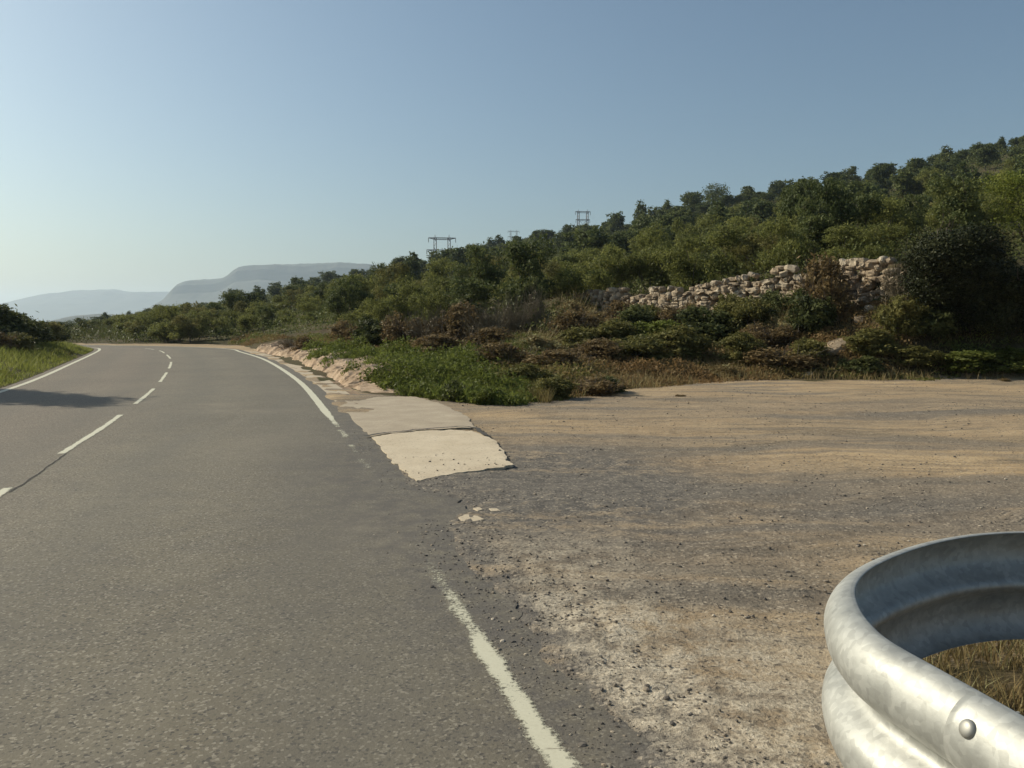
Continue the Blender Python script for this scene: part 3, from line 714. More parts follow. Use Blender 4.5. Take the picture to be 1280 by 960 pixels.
n = 70000
u, Y, X = region(n, 380, 690, 15.4, 33); front = np.interp(u, [380, 400, 440, 500, 560, 600, 640, 690], [30, 26.5, 21.2, 18.0, 16.6, 15.9, 15.7, 16.4])
cl = fbm(X * .8, Y * .8, 81); ok = (Y > front - .1) & (Y < front + 10) & (cl > .40) & (side_dist(X, Y, RE, RN) > 1.5); X, Y, cl, u = X[ok], Y[ok], cl[ok], u[ok]
tn = .62 - .5 * sstep(600, 690, u) + .9 * (fbm(X * .6, Y * .6, 83) - .47) + .12 * RNG.normal(size=len(X))
tag(link('verge_grass', blades('verge_grass', np.c_[X, Y, H(X, Y) - .02], .18 + .55 * np.clip(cl - .38, 0, .35), .014, tn, M['verge'], .4)), 'fine green grass turning straw coloured at the right, among the weeds', 'grass', kind='stuff')

# undergrowth on the bank between the lay-by and the wall
u, Y, X = region(34000, 290, 1420, 15.5, 60)
Y0 = np.interp(u, TAB[:, 0], TAB[:, 1]); Y1 = np.interp(u, TAB[:, 0], TAB[:, 2])
cl = fbm(X * .7, Y * .7, 91)
ok = (Y > Y0 + (cl - .47) * 2.6 - .1) & (Y < Y1 + .3) & (cl > .30) & (side_dist(X, Y, RE, RN) > 3) & ((u > 600) | (Y > 29))
X, Y, cl, Y0 = X[ok][:9000], Y[ok][:9000], cl[ok][:9000], Y0[ok][:9000]
tn = .42 + 2.2 * (fbm(X * .30, Y * .45, 92) - .47)
V, Q, a = tufts(np.c_[X, Y, H(X, Y) - .02], (.12 + .95 * np.clip(cl - .33, 0, .4)) * (1 - .55 * sstep(-2.2, -.3, Y - np.interp(640 + F * X / Y, TAB[:, 0], TAB[:, 2]))) * (.35 + .65 * sstep(0, 2, Y - Y0)), .3, 26, .045, tn)
tag(link('undergrowth', new_mesh('undergrowth', V, [Q], M['mix'], None, {'tint': a})), 'brown and olive undergrowth covering the bank below the stone wall', 'undergrowth', kind='stuff')
n = 45000
u, Y, X = region(n, 590, 1420, 15.5, 36); Y0 = np.interp(u, TAB[:, 0], TAB[:, 1]); Y1 = np.interp(u, TAB[:, 0], TAB[:, 2]); cl = fbm(X * .8, Y * .8, 95)
ok = (Y > Y0 - .5 + (cl - .47) * 2) & (Y < Y1) & (cl > .43)
X, Y, cl = X[ok], Y[ok], cl[ok]
tag(link('dry_grass', blades('dry_grass', np.c_[X, Y, H(X, Y) - .02], .22, .016, .45 + .2 * RNG.normal(size=len(X)), M['straw'], .4)), 'dry straw grass among the bushes behind the lay-by', 'grass', kind='stuff')
# tufts inside the guard rail's loop
n = 7000
X = 1.5 + 1.8 * RNG.random(n); Y = 2.4 + 1.9 * RNG.random(n); cl = fbm(X * 3, Y * 3, 99)
ok = (cl > .44) & (((X - 2.45) / .85) ** 2 + ((Y - 3.3) / .95) ** 2 < 1); X, Y = X[ok], Y[ok]
tag(link('tuft_grass', blades('tuft_grass', np.c_[X, Y, H(X, Y) - .01], .11, .006, .30 + .3 * RNG.normal(size=len(X)), M['straw'], .5)), 'thin dry grass growing inside the curve of the guard rail', 'grass', kind='stuff')

# scrub covering the hillside between its trees
n = 9000
u = -250 + 1750 * RNG.random(n); fr = RNG.random(n)
Y2 = np.interp(u, TAB[:, 0], TAB[:, 4]); YR = np.interp(u, TAB[:, 0], TAB[:, 6]); Yst = np.where(u < 330, 58, np.where(u < 700, Y2 * .62, Y2 + .8))
Y = Yst + (YR * 1.08 - Yst) * fr ** 1.35; X = (u - 640) / F * Y
cl = fbm(X * .05, Y * .05, 101)
per = 44; lf = .035 + .0008 * Y
V, Q, a = tufts(np.c_[X, Y, H(X, Y) - .05], .4 + .9 * RNG.random(n) + .006 * Y, .6 + .012 * Y, per, lf, .45 + 1.2 * (cl - .47))
tag(link('scrub_vegetation', new_mesh('scrub_vegetation', V, [Q], M['scrub'], None, {'tint': a})), 'low green scrub covering the hillside between its trees', 'scrub', kind='stuff')

# ------------------------------------------------------------------ stone wall
def build_wall():
    A = np.array([12.35, 25.75]); pts = [at(1135, 25.75), at(1000, 28.7), at(900, 31.2), at(830, 33.2), at(760, 35.7), at(715, 37.0)]
    P = catmull(pts, 30); s = arclen(P); Ltot = s[-1]
    top = lambda q: np.interp(q, np.linspace(0, Ltot, 8), [3.42, 3.46, 3.38, 3.1, 2.78, 2.85, 2.85, 2.7])
    C = []; S = []
    row_z = 0
    q = 0.0
    n_ = normals(P)      # right of travel (travel is away to the left): faces ... choose towards the lay-by
    for row in range(9):
        q = RNG.random() * .2
        while q < Ltot:
            w_ = .12 + .25 * RNG.random() ** 1.6
            x = np.interp(q, s, P[:, 0]); y = np.interp(q, s, P[:, 1])
            zt = float(top(q)); zb = zt - 1.45
            z = zb + (row + .5) * .168 + RNG.normal() * .03
            gap = fbm(q * .45, 3.3, 7)
            if row >= 7 and gap < .40: q += w_; continue
            if z < zt + .08 and RNG.random() > .07:
                C.append((x + RNG.normal() * .05, y + RNG.normal() * .05, z)); S.append((w_ * (.50 + .14 * RNG.random()), .17, .062 + .06 * RNG.random()))
            q += w_ * .92
    # fallen blocks at the foot
    for i in range(26):
        q = RNG.random() * Ltot; x = np.interp(q, s, P[:, 0]) - .45 - .9 * RNG.random(); y = np.interp(q, s, P[:, 1]) - .4 - .7 * RNG.random()
        C.append((x, y, Hs(x, y) + .06)); S.append((.12 + .12 * RNG.random(), .15, .1))
    C = np.array(C); S = np.array(S)
    t = (1 + 5 ** .5) / 2
    # blocky stones: subdivided cubes pushed towards rounded, knocked corners
    g = np.array([(-1,-1,-1),(1,-1,-1),(1,1,-1),(-1,1,-1),(-1,-1,1),(1,-1,1),(1,1,1),(-1,1,1)], float)
    import bmesh
    bm = bmesh.new(); bmesh.ops.create_cube(bm, size=2); bmesh.ops.subdivide_edges(bm, edges=bm.edges[:], cuts=2, use_grid_fill=True)
    B = np.array([v.co[:] for v in bm.verts]); bm.verts.index_update(); FQ = np.array([[v.index for v in f.verts] for f in bm.faces]); bm.free()
    nb = len(B); nrm = np.linalg.norm(B, axis=1)[:, None]; B = B * .45 + B / nrm * .68
    th = math.atan2(P[-1, 1] - P[0, 1], P[-1, 0] - P[0, 0]); V = []; 
    for c, s_ in zip(C, S):
        j = B * (1 + .13 * RNG.normal(size=(nb, 3)))
        sk = RNG.normal() * .25; j[:, 2] += j[:, 0] * sk * .5
        q = j * s_; a = th + RNG.normal() * .12; tl = RNG.normal() * .22
        q = np.c_[q[:, 0] * math.cos(tl) - q[:, 2] * math.sin(tl), q[:, 1], q[:, 0] * math.sin(tl) + q[:, 2] * math.cos(tl)]
        V.append(np.c_[q[:, 0] * math.cos(a) - q[:, 1] * math.sin(a), q[:, 0] * math.sin(a) + q[:, 1] * math.cos(a), q[:, 2]] + c)
    V = np.concatenate(V); Fq = (FQ[None] + (np.arange(len(C)) * nb)[:, None, None]).reshape(-1, 4)
    o = link('stone_wall', new_mesh('stone_wall', V, [Fq], M['stone'], None, {'tint': np.repeat(np.clip(.5 + .28 * RNG.normal(size=len(C)), 0, 1), nb)}, False))
    tag(o, 'pale dry stone retaining wall crossing the bank under the orchard trees', 'wall')
build_wall()

def boulder(u, Y, s, label, tint, seed):
    import bmesh
    bm = bmesh.new(); bmesh.ops.create_icosphere(bm, subdivisions=3, radius=1)
    x, y = at(u, Y); V = np.array([v.co[:] for v in bm.verts]); Fc = np.array([[v.index for v in f.verts] for f in bm.faces]); bm.free()
    r = 1 + .5 * (fbm(V[:, 0] * 1.2 + seed, V[:, 1] * 1.2 + V[:, 2], seed) - .47) + .2 * (fbm(V[:, 0] * 4, V[:, 2] * 4 + V[:, 1], seed + 2) - .47)
    V = np.sign(V) * np.abs(V) ** .8 * r[:, None] * np.array(s)
    o = link('boulder', new_mesh('boulder', V, [Fc], M['stone'], None, {'tint': np.full(len(V), tint)}, False), None, (x, y, Hs(x, y) + s[2] * .3))
    o.rotation_euler = (0, -.3, .5); tag(o, label, 'rock')
boulder(1046, 24.6, (.6, .4, .17), 'tan boulder lying among bushes below the brown bush', .2, 3)
boulder(792, 34.2, (.5, .4, .4), 'large tan block at the left end of the stone wall', .4, 9)
boulder(737, 35.2, (.45, .35, .45), 'rounded tan rock beside the straw coloured bush', .45, 14)
boulder(1010, 23.0, (.18, .15, .1), 'small pale stone at the foot of the bank', .8, 21)

# ------------------------------------------------------------------ shrubs, one by one
SH = {k: [shrub_mesh('shrub', *a, **kw) for _ in range(nv)] for k, nv, a, kw in (
    ('dark', 2, (M['dark'],), dict(n=6500, leaf=.036)),
    ('olive', 2, (M['olive'],), dict(n=6000, leaf=.034)),
    ('brown', 2, (M['brown'],), dict(n=4200, leaf=.032, twig=60)),
    ('grey', 2, (M['grey'],), dict(n=900, leaf=.028, twig=170, matt=M['grey'])),
    ('green', 1, (M['green'],), dict(n=5000, leaf=.04)),
    ('straw', 1, (M['straw'],), dict(n=3500, leaf=.034, twig=80, matt=M['straw'])))}
def shrub(u, Y, h, w, kind, label, group=None, name='shrub'):
    x, y = at(u, Y); o = link(name, random.choice(SH[kind]), None, (x, y, Hs(x, y) - .03))
    k_ = 1.08
    o.scale = (w * k_, w * k_, h * k_); o.rotation_euler = (0, 0, random.random() * 6.28)
    return tag(o, label, 'shrub', group)
for a in (
    (1028, 26.6, 2.3, 2.1, 'brown', 'tall rust brown dried bush reaching over the top of the stone wall'),
    (1012, 26.0, 1.6, 1.5, 'dark', 'dark green shrub at the left foot of the tall rust brown bush'),
    (880, 27.6, 1.25, 2.2, 'dark', 'dark green round shrub below the palest stones of the wall'),
    (935, 27.4, 1.3, 1.7, 'olive', 'olive shrub beneath the wall between two dark shrubs'),
    (960, 25.8, .9, 1.7, 'brown', 'reddish brown low heath in the middle of the bank'),
    (925, 24.6, 1.0, 1.3, 'olive', 'olive green bush growing upright low on the bank'),
    (905, 23.0, .5, 1.2, 'straw', 'low straw coloured clump at the edge of the dirt lay-by'),
    (985, 23.9, .75, 2.2, 'brown', 'brown spreading bush beside the small pale stone'),
    (1090, 23.9, .95, 1.6, 'olive', 'olive bush to the right of the tan boulder'),
    (1128, 24.9, 1.9, 1.3, 'grey', 'grey leggy shrub between the right end of the wall and the oak'),
    (1128, 24.2, 1.3, 1.3, 'olive', 'tall olive shrub touching the left side of the dark oak'),
    (1075, 23.2, .6, 1.3, 'dark', 'low dark green clump at the lay-by edge under the boulder'),
    (1140, 23.4, .6, 1.4, 'olive', 'low olive clump under the left branches of the dark oak'),
    (1205, 23.3, .75, 1.9, 'green', 'low green bramble directly under the dark oak'),
    (1262, 23.4, .85, 1.9, 'green', 'taller green bramble under the right side of the dark oak'),
    (1285, 24.5, 1.6, 1.6, 'dark', 'dark shrub filling the bank right of the oak trunk'),
    (846, 25.2, 1.1, 1.8, 'olive', 'olive bush standing on the bank left of the dark round shrub'),
    (800, 24.5, .9, 2.0, 'olive', 'wide olive scrub bush above the dry grass corner'),
    (788, 29.5, 1.15, 1.8, 'dark', 'dark scrubby bush below the left end of the wall'),
    (738, 31.5, 1.2, 1.7, 'straw', 'straw coloured dried bush at the left end of the wall'),
    (712, 29.0, 1.3, 1.9, 'brown', 'brown bush left of the straw coloured bush'),
    (745, 24.2, .8, 1.8, 'brown', 'brown heath clump in the middle of the dry slope'),
    (700, 22.0, .75, 1.9, 'brown', 'rust brown heath clump behind the end of the weeds'),
    (745, 18.1, .5, 1.3, 'brown', 'brown dry clump at the tip of the vegetation by the lay-by'),
    (765, 18.5, .42, .75, 'dark', 'small dark green clump at the tip of the vegetation'),
    (692, 17.2, .55, .9, 'olive', 'grey green herb clump between weeds and brown clump'),
    (612, 16.0, .42, .6, 'green', 'small bright green clump farthest out on the gravel'),
    (575, 16.7, .5, .8, 'dark', 'dark green clump along the front of the weeds'),
    (655, 19.0, .65, 1.2, 'olive', 'olive clump behind the right end of the weeds'),
    (630, 22.5, .8, 1.7, 'brown', 'brown dry clump rising behind the weeds'),
    (655, 33.0, 2.5, 1.7, 'dark', 'dark narrow evergreen bush behind the grey bare stems'),
    (668, 31.5, 1.9, 1.1, 'grey', 'grey bare stems in front of the dark narrow bush'),
    (640, 31.0, 1.5, 1.5, 'grey', 'grey twiggy bush just left of the dark narrow bush'),
    (605, 30.0, 1.4, 1.8, 'grey', 'grey brown twiggy bush in the middle of the thicket'),
    (575, 31.0, 1.6, 2.0, 'brown', 'brown leafless bush left of the grey twiggy bush'),
    (540, 31.5, 1.5, 2.0, 'grey', 'grey twiggy bush behind the middle of the weeds'),
    (505, 32.5, 1.5, 2.0, 'brown', 'dark brown bush behind the left half of the weeds'),
    (470, 33.5, 1.5, 1.9, 'dark', 'dark green bush behind the left end of the weeds'),
    (445, 35.0, 1.3, 1.9, 'brown', 'low brown bush at the far left end of the weeds'),
    (610, 26.5, .9, 1.8, 'brown', 'rusty low bush between the weeds and the grey twigs'),
    (555, 27.0, .8, 1.8, 'brown', 'low rusty bush behind the centre of the weeds'),
    (714, 34.9, 1.7, 1.9, 'straw', 'straw coloured bush covering the ragged left end of the wall'),
    (776, 33.2, 1.15, 1.7, 'brown', 'brown bush in front of the left third of the wall'),
    (806, 31.6, .95, 1.5, 'olive', 'olive bush right of the brown bush before the left third of the wall'),
    (848, 30.6, 1.2, 1.5, 'brown', 'brown bush against the pale stones at the middle of the wall'),
    (912, 28.9, 1.3, 1.4, 'olive', 'olive bush standing close to the wall, right of the dark round shrub'),
    (968, 27.6, 1.3, 1.5, 'dark', 'dark bush under the stepped part of the wall'),
    (990, 26.4, 1.0, 1.4, 'straw', 'pale straw bush left of the tall rust brown bush'),
    (770, 27.0, 1.1, 1.8, 'olive', 'olive bush midway up the bank under the tan block'),
    (820, 27.0, 1.1, 1.7, 'green', 'fresh green bush midway up the bank below the wall'),
    (728, 26.6, 1.0, 1.7, 'olive', 'olive clump midway up the left part of the bank'),
    (672, 25.5, .9, 1.6, 'straw', 'straw clump under the dark narrow evergreen bush'),
    (1010, 24.2, .8, 1.5, 'olive', 'olive clump just left of the tan boulder'),
    (1160, 24.2, 1.2, 1.5, 'dark', 'dark bush tucked under the left half of the oak crown'),
    (380, 36.0, .8, 1.3, 'brown', 'brown dead bush on the pale earth bank beside the road'),
    (364, 39.0, .7, 1.2, 'grey', 'grey twiggy clump on the earth bank near the bend'),
    (1258, 21.8, .14, .3, 'brown', 'tiny brown plant on the dirt near the bank'),
    (852, 17.5, .09, .22, 'brown', 'tiny rusty tuft alone on the dirt lay-by'),
    ): shrub(*a)
# bushes left of the road
for a in (
    (-35, 34.0, 2.3, 3.4, 'dark', 'tall dark bush at the left edge behind the grass bank'),
    (12, 36.0, 1.9, 2.6, 'dark', 'dark rounded bush beside the tallest bush on the left bank'),
    (36, 39.0, 1.5, 2.3, 'dark', 'lower dark bush in the row behind the left grass bank'),
    (56, 42.0, 1.3, 2.0, 'olive', 'olive bush at the right end of the row on the left bank'),
    (20, 32.0, .8, 1.5, 'olive', 'low olive bush at the top of the left grass bank'),
    (-8, 30.5, .9, 1.6, 'brown', 'brown bush at the foot of the dark row on the left'),
    (66, 46.0, 1.2, 1.6, 'dark', 'small dark bush ending the row towards the bend'),
    ): shrub(*a)

# ------------------------------------------------------------------ trees with trunk and crown
def place_tree(name, parts, u, Y, sc, label, cat='tree', group=None, rz=None, dz=0.0):
    x, y = at(u, Y); o = empty(name, (x, y, Hs(x, y) + dz), random.random() * 6.28 if rz is None else rz, sc)
    link('trunk', parts[0], o); link('crown', parts[1], o)
    return tag(o, label, cat, group)

oak_lobes = []
for i in range(26):
    a = RNG.random() * 6.28; q = 1.75 * RNG.random() ** .5
    oak_lobes.append((q * math.cos(a), q * math.sin(a), (.35 + 2.45 * (i / 25)) * (1 - .12 * q), .55 + .35 * RNG.random(), .55 + .35 * RNG.random(), .45 + .3 * RNG.random()))
oak = tree_parts(3.9, 4.6, .042, 3200, 44, .24, M['oak'], .16, .2, oak_lobes, .3)
place_tree('oak_tree', oak, 1208, 24.5, (1.06, 1.06, .95), 'large dark evergreen oak at the right end of the stone wall', rz=.4)

ORCH = [tree_parts(3.6, 3.6, .075, 230, 24, .24, M['orchard'], .06, .22) for _ in range(4)]
ORB = [tree_parts(2.9, 3.6, .07, 300, 24, .24, M['orchard'], .05, .06) for _ in range(3)]
OLV = [tree_parts(3.2, 3.4, .07, 260, 24, .24, M['olive'], .07, .2) for _ in range(2)]
DRK = [tree_parts(4.2, 3.6, .085, 260, 24, .26, M['pine'], .08, .2) for _ in range(3)]
place_tree('leafy_tree', tree_parts(4.0, 5.0, .06, 420, 26, .3, M['reed'], .07, .1), 1276, 33.5, .78, 'yellow green leafy tree standing above the dark oak')
used = []
def free(x, y, r):
    for (a, b_, c) in used:
        if (a - x) ** 2 + (b_ - y) ** 2 < (r + c) ** 2 * .22: return False
    used.append((x, y, r)); return True
def orchard(n, ulo, uhi, Yf, Yb, label, group, kinds=(ORCH,), smin=.75, smax=1.15, power=1.0):
    c = tries = 0
    while c < n and tries < n * 30:
        tries += 1
        u = ulo + (uhi - ulo) * random.random(); y0 = np.interp(u, TAB[:, 0], TAB[:, 4]) + 1.2 if Yf is None else Yf; y1 = Yb
        Y = y0 + (y1 - y0) * random.random() ** power; s = smin + (smax - smin) * random.random()
        x, y = at(u, Y)
        if not free(x, y, 1.5 * s): continue
        kd = random.choices(kinds, weights=[6, 1, .7][:len(kinds)])[0]
        lb = {id(ORCH): label[0], id(ORB): label[0], id(OLV): label[1], id(DRK): label[2]}[id(kd)]
        place_tree('orchard_tree' if kd in (ORCH, ORB) else ('olive_tree' if kd is OLV else 'evergreen_tree'), random.choice(kd), u, Y, tuple(s * (1 + .004 * Y) * (.78 + .5 * random.random()) for _ in range(3)), lb, 'tree', {id(ORCH): group[0], id(ORB): group[0], id(OLV): group[1], id(DRK): group[2]}[id(kd)]); c += 1
KK = (ORCH, OLV, DRK); KB = (ORB, OLV, DRK)
orchard(48, 735, 1330, None, 75, ['light green orchard tree on the terrace above the stone wall', 'dull olive green tree on the terrace above the stone wall', 'dark green tree among the orchard trees above the stone wall'],
        ['light green trees above the wall', 'olive trees above the wall', 'dark trees above the wall'], KK, .48, .70, 1.0)
orchard(24, 740, 1110, None, 39, ['small light green tree standing right behind the stone wall', 'small olive green tree right behind the stone wall', 'small dark green tree right behind the stone wall'],
        ['small light green trees right behind the wall', 'small olive trees right behind the wall', 'small dark trees right behind the wall'], KB, .42, .62)
orchard(64, 420, 735, 36, 85, ['light green tree in the thicket behind the green weeds', 'dull olive green tree in the thicket behind the green weeds', 'dark green tree in the thicket behind the green weeds'],
        ['light green trees in the thicket', 'olive trees in the thicket', 'dark trees in the thicket'], KB, .42, .66, 1.2)
orchard(95, 140, 440, 57.5, 110, ['light green tree in the line beyond the road bend', 'dull olive green tree in the line beyond the road bend', 'dark green tree in the line beyond the road bend'],
        ['light green trees beyond the bend', 'olive trees beyond the bend', 'dark trees beyond the bend'], KB, .36, .55, 1.5)
orchard(22, 800, 1330, 76, 140, ['light green tree higher on the slope among the pines', 'olive green tree higher on the slope among the pines', 'dark green tree higher on the slope among the orchard'],
        ['light green trees on the slope', 'olive trees on the slope', 'dark trees on the slope'], KK, .6, .9)
# small trees left, where the land falls away
for u, Y, s, lb in ((80, 75, .42, 'small dark tree standing apart behind the left grass bank'), (103, 82, .46, 'small rounded dark tree beside the bend, right of its twin'), (118, 90, .42, 'lower dark tree at the foot of the wooded spur'), (62, 62, .36, 'dark tree closing the bush row on the left')):
    place_tree('evergreen_tree', random.choice(DRK), u, Y, (s * 1.25, s * 1.25, s), lb, dz=-.1)
# the tree beside the road that throws its shadow across the left lane (just outside the frame)
sh_l = [(.25 * math.sin(3 * k), .2 * math.cos(2 * k), 2.3 + .5 * k, 1.55 - .12 * k, 1.55 - .12 * k, .7) for k in range(9)]
shade = tree_parts(6.8, 3.6, .12, 800, 24, .34, M['pine'], .13, .3, sh_l)
o = empty('evergreen_tree', (-18.2, 20.4, Hs(-18.2, 20.4)), 0); link('trunk', shade[0], o); link('crown', shade[1], o)
tag(o, 'tall roadside tree left of the frame throwing a shadow on the road', 'tree')

# ------------------------------------------------------------------ pines on the hill
PINES = [pine_mesh('pine_tree', 7.0, 4.6, st) for st in ('cone', 'round', 'loose', 'round', 'loose', 'cone')]
BIG = pine_mesh('pine_tree', 10, 9.0, 'round')
def pine(u, Y, s, label, group, me=None, sz=1.0):
    x, y = at(u, Y); o = link('pine_tree', me or random.choice(PINES), None, (x, y, Hs(x, y) - .9 * s))
    o.scale = (s * 1.22 * (.8 + .45 * random.random()), s * 1.22 * (.8 + .45 * random.random()), s * sz); o.rotation_euler = (0, 0, random.random() * 6.28); return tag(o, label, 'tree', group)
pine(891, 232, 1.0, 'broadest round crowned pine rising above the hill crest', None, BIG, .95)
pine(800, 240, 1.15, 'pointed pine standing left of the broadest pine on the crest', None, PINES[0], 1.2)
pine(832, 238, .95, 'pair of slim pines, the left one, right of the pointed crest pine', None, PINES[5], 1.15) if False else pine(832, 238, .95, 'slim pine on the crest between the pointed and broadest pines', None, PINES[5], 1.15)
pine(768, 246, 1.1, 'rounded pine on the crest just right of the far pylon', None, PINES[1], 1.1)
c = 0
u = 118.0
while u < 1330:      # along the skyline
    YR = float(np.interp(u, TAB[:, 0], TAB[:, 6]))
    pine(u, YR * (.96 + .08 * random.random()), (.62 + .42 * random.random() ** 1.3) * float(np.interp(u, [200, 480], [.62, 1])), 'dark pine in the row along the top of the wooded hill', 'pines along the hill crest', None, .85 + .3 * random.random()); c += 1
    u += 8 + 9 * random.random()
n = 0; tries = 0
while n < 200 and tries < 9000:
    tries += 1
    u = 120 + 1230 * random.random(); YR = float(np.interp(u, TAB[:, 0], TAB[:, 6])); lo = .36 if u > 700 else .42
    f = lo + (.95 - lo) * random.random() ** .8; Y = YR * f; x, y = at(u, Y)
    if not free(x, y, 3.2): continue
    pine(u, Y, (.6 + .4 * random.random()) * float(np.interp(u, [200, 480], [.62, 1])), 'dark green pine on the slope below the hill crest', 'pines on the wooded slope', None, .8 + .4 * random.random()); n += 1

# ------------------------------------------------------------------ pylons
def pylon(u, Y, ztop, gapw, label, arms, barm=.2):
    x, y = at(u, Y); zb = Hs(x, y); h = ztop - zb
    root = empty('power_pylon', (x, y, zb), .12)
    for sx in (-1, 1):
        acc = Acc(); cx = sx * gapw / 2; hw = .55
        for dx in (-hw, hw):
            for dy in (-hw, hw): tube(acc, [(cx + dx * 1.6, dy * 1.6, -.5), (cx + dx, dy, h)], barm, 4)
        k = int(h / 2.2)
        for i in range(k):
            z0, z1 = h * i / k, h * (i + 1) / k
            for dy in (-hw, hw):
                f = 1.6 - .6 * i / k; sg = 1 if i % 2 else -1
                tube(acc, [(cx - sg * hw * f, dy * f, z0), (cx + sg * hw * f, dy * f, z1)], barm * .5, 3)
        tube(acc, [(cx, 0, h), (cx, 0, h + 1.3)], [barm, barm * .5], 4)
        link('mast', acc.mesh('mast', M['pylon']), root)
    for z, half in arms:
        acc = Acc(); zz = h - z
        for dz, dy in ((0, -.4), (0, .4), (-.8, 0)):
            tube(acc, [(-half, 0, zz), (-gapw / 2, dy, zz + dz), (gapw / 2, dy, zz + dz), (half, 0, zz)], barm, 4)
        for i in range(9):
            xx = -gapw / 2 + gapw * i / 8; tube(acc, [(xx, -.4, zz), (xx, 0, zz - .8)], barm * .5, 3)
        link('crossarm', acc.mesh('crossarm', M['pylon']), root)
        for sx in (-1, 1):
            ia = Acc(); tube(ia, [(sx * half, 0, zz), (sx * half, 0, zz - 2.2)], .16, 5)
            link('insulator', ia.mesh('insulator', M['pylon']), root)
    br = Acc()
    z1 = h - arms[-1][0]
    for i in range(3):
        tube(br, [(-gapw / 2, 0, z1 - 6 * i), (gapw / 2, 0, z1 - 6 * i - 6)], barm * .6, 3); tube(br, [(gapw / 2, 0, z1 - 6 * i), (-gapw / 2, 0, z1 - 6 * i - 6)], barm * .6, 3)
    link('brace', br.mesh('brace', M['pylon']), root)
    return tag(root, label, 'pylon')
pylon(553.5, 420, 1.6 + (400 - 298) * .4, 6.9, 'wider steel pylon with two crossarms behind the trees mid slope', [(.3, 6.7), (6.2, 7.6)], .19)
pylon(727.5, 560, 1.6 + (400 - 266) * .5333, 6.0, 'slimmer steel pylon rising behind the pines near the crest', [(.3, 5.0), (5.5, 4.6)], .16)
pylon(642, 900, 1.6 + (400 - 290) * .857, 6.5, 'faint distant pylon tip between the two larger pylons', [(.3, 6.0), (6, 6.0)], .14)

# ------------------------------------------------------------------ far mountains
def mountain(name, Y, prof, zb, depth, seed, cliff=.3):
    us = np.linspace(prof[0][0], prof[-1][0], 220); top = CAM_H + (HOR - np.interp(us, [p[0] for p in prof], [p[1] for p in prof])) / F * Y
    x = (us - 640) / F * Y
    top = top + (fbm(us * .09, us * 0, seed, 4) - .47) * Y * .0022
    w = np.r_[np.linspace(-1, 1, 41)]
    V = []; tn = []
    for k in w:
        a = abs(k)
        prof_ = np.where(a < .12, 1 - a * .35, (1 - .042 - cliff * sstep(.12, .2, a)) * (1 - (np.clip(a - .2, 0, 1) / .8)) ** 1.25) if True else 0
        yy = Y + k * depth + (fbm(x * 6 / Y, np.full_like(x, k * 3), seed + 3) - .47) * depth * .25
        rid = (fbm(x * 25 / Y, np.full_like(x, k * 2.5), seed + 5) - .47) * .35 * min(1, a * 3)
        z = zb + (top - zb) * np.clip(prof_ + rid * (prof_ > 0.02) * prof_, 0, None)
        V.append(np.c_[x, yy, z]); tn.append(np.full(len(x), 1.0 if .1 < a < .22 else .15))
    V = np.stack(V, 0).reshape(-1, 3); n = len(us)
    i = np.arange(len(w) - 1)[:, None] * n; j = np.arange(n - 1)[None, :]
    Q = np.stack([i + j, i + j + 1, i + n + j + 1, i + n + j], -1).reshape(-1, 4)
    tag(link(name, new_mesh(name, V, [Q], M['mountain'], None, {'tint': np.concatenate(tn)}, False)), kind='structure')
mountain('mountain', 6400, [(-420, 388), (-200, 372), (-60, 388), (-10, 385), (15, 377), (45, 370), (75, 365), (100, 362), (140, 361.5), (160, 365), (210, 365), (300, 362), (420, 372), (560, 400)], -30, 900, 3, .15)
mountain('mountain', 3900, [(170, 402), (195, 384), (215, 372), (230, 354), (242, 350), (280, 348), (292, 342), (305, 333), (322, 331), (395, 330), (430, 329), (465, 331), (540, 340), (640, 360), (760, 400)], -30, 600, 9, .25)
mountain('mountain', 2100, [(40, 412), (75, 405), (95, 397), (115, 393), (140, 392), (170, 396), (230, 404), (300, 412)], -30, 300, 15, .05)

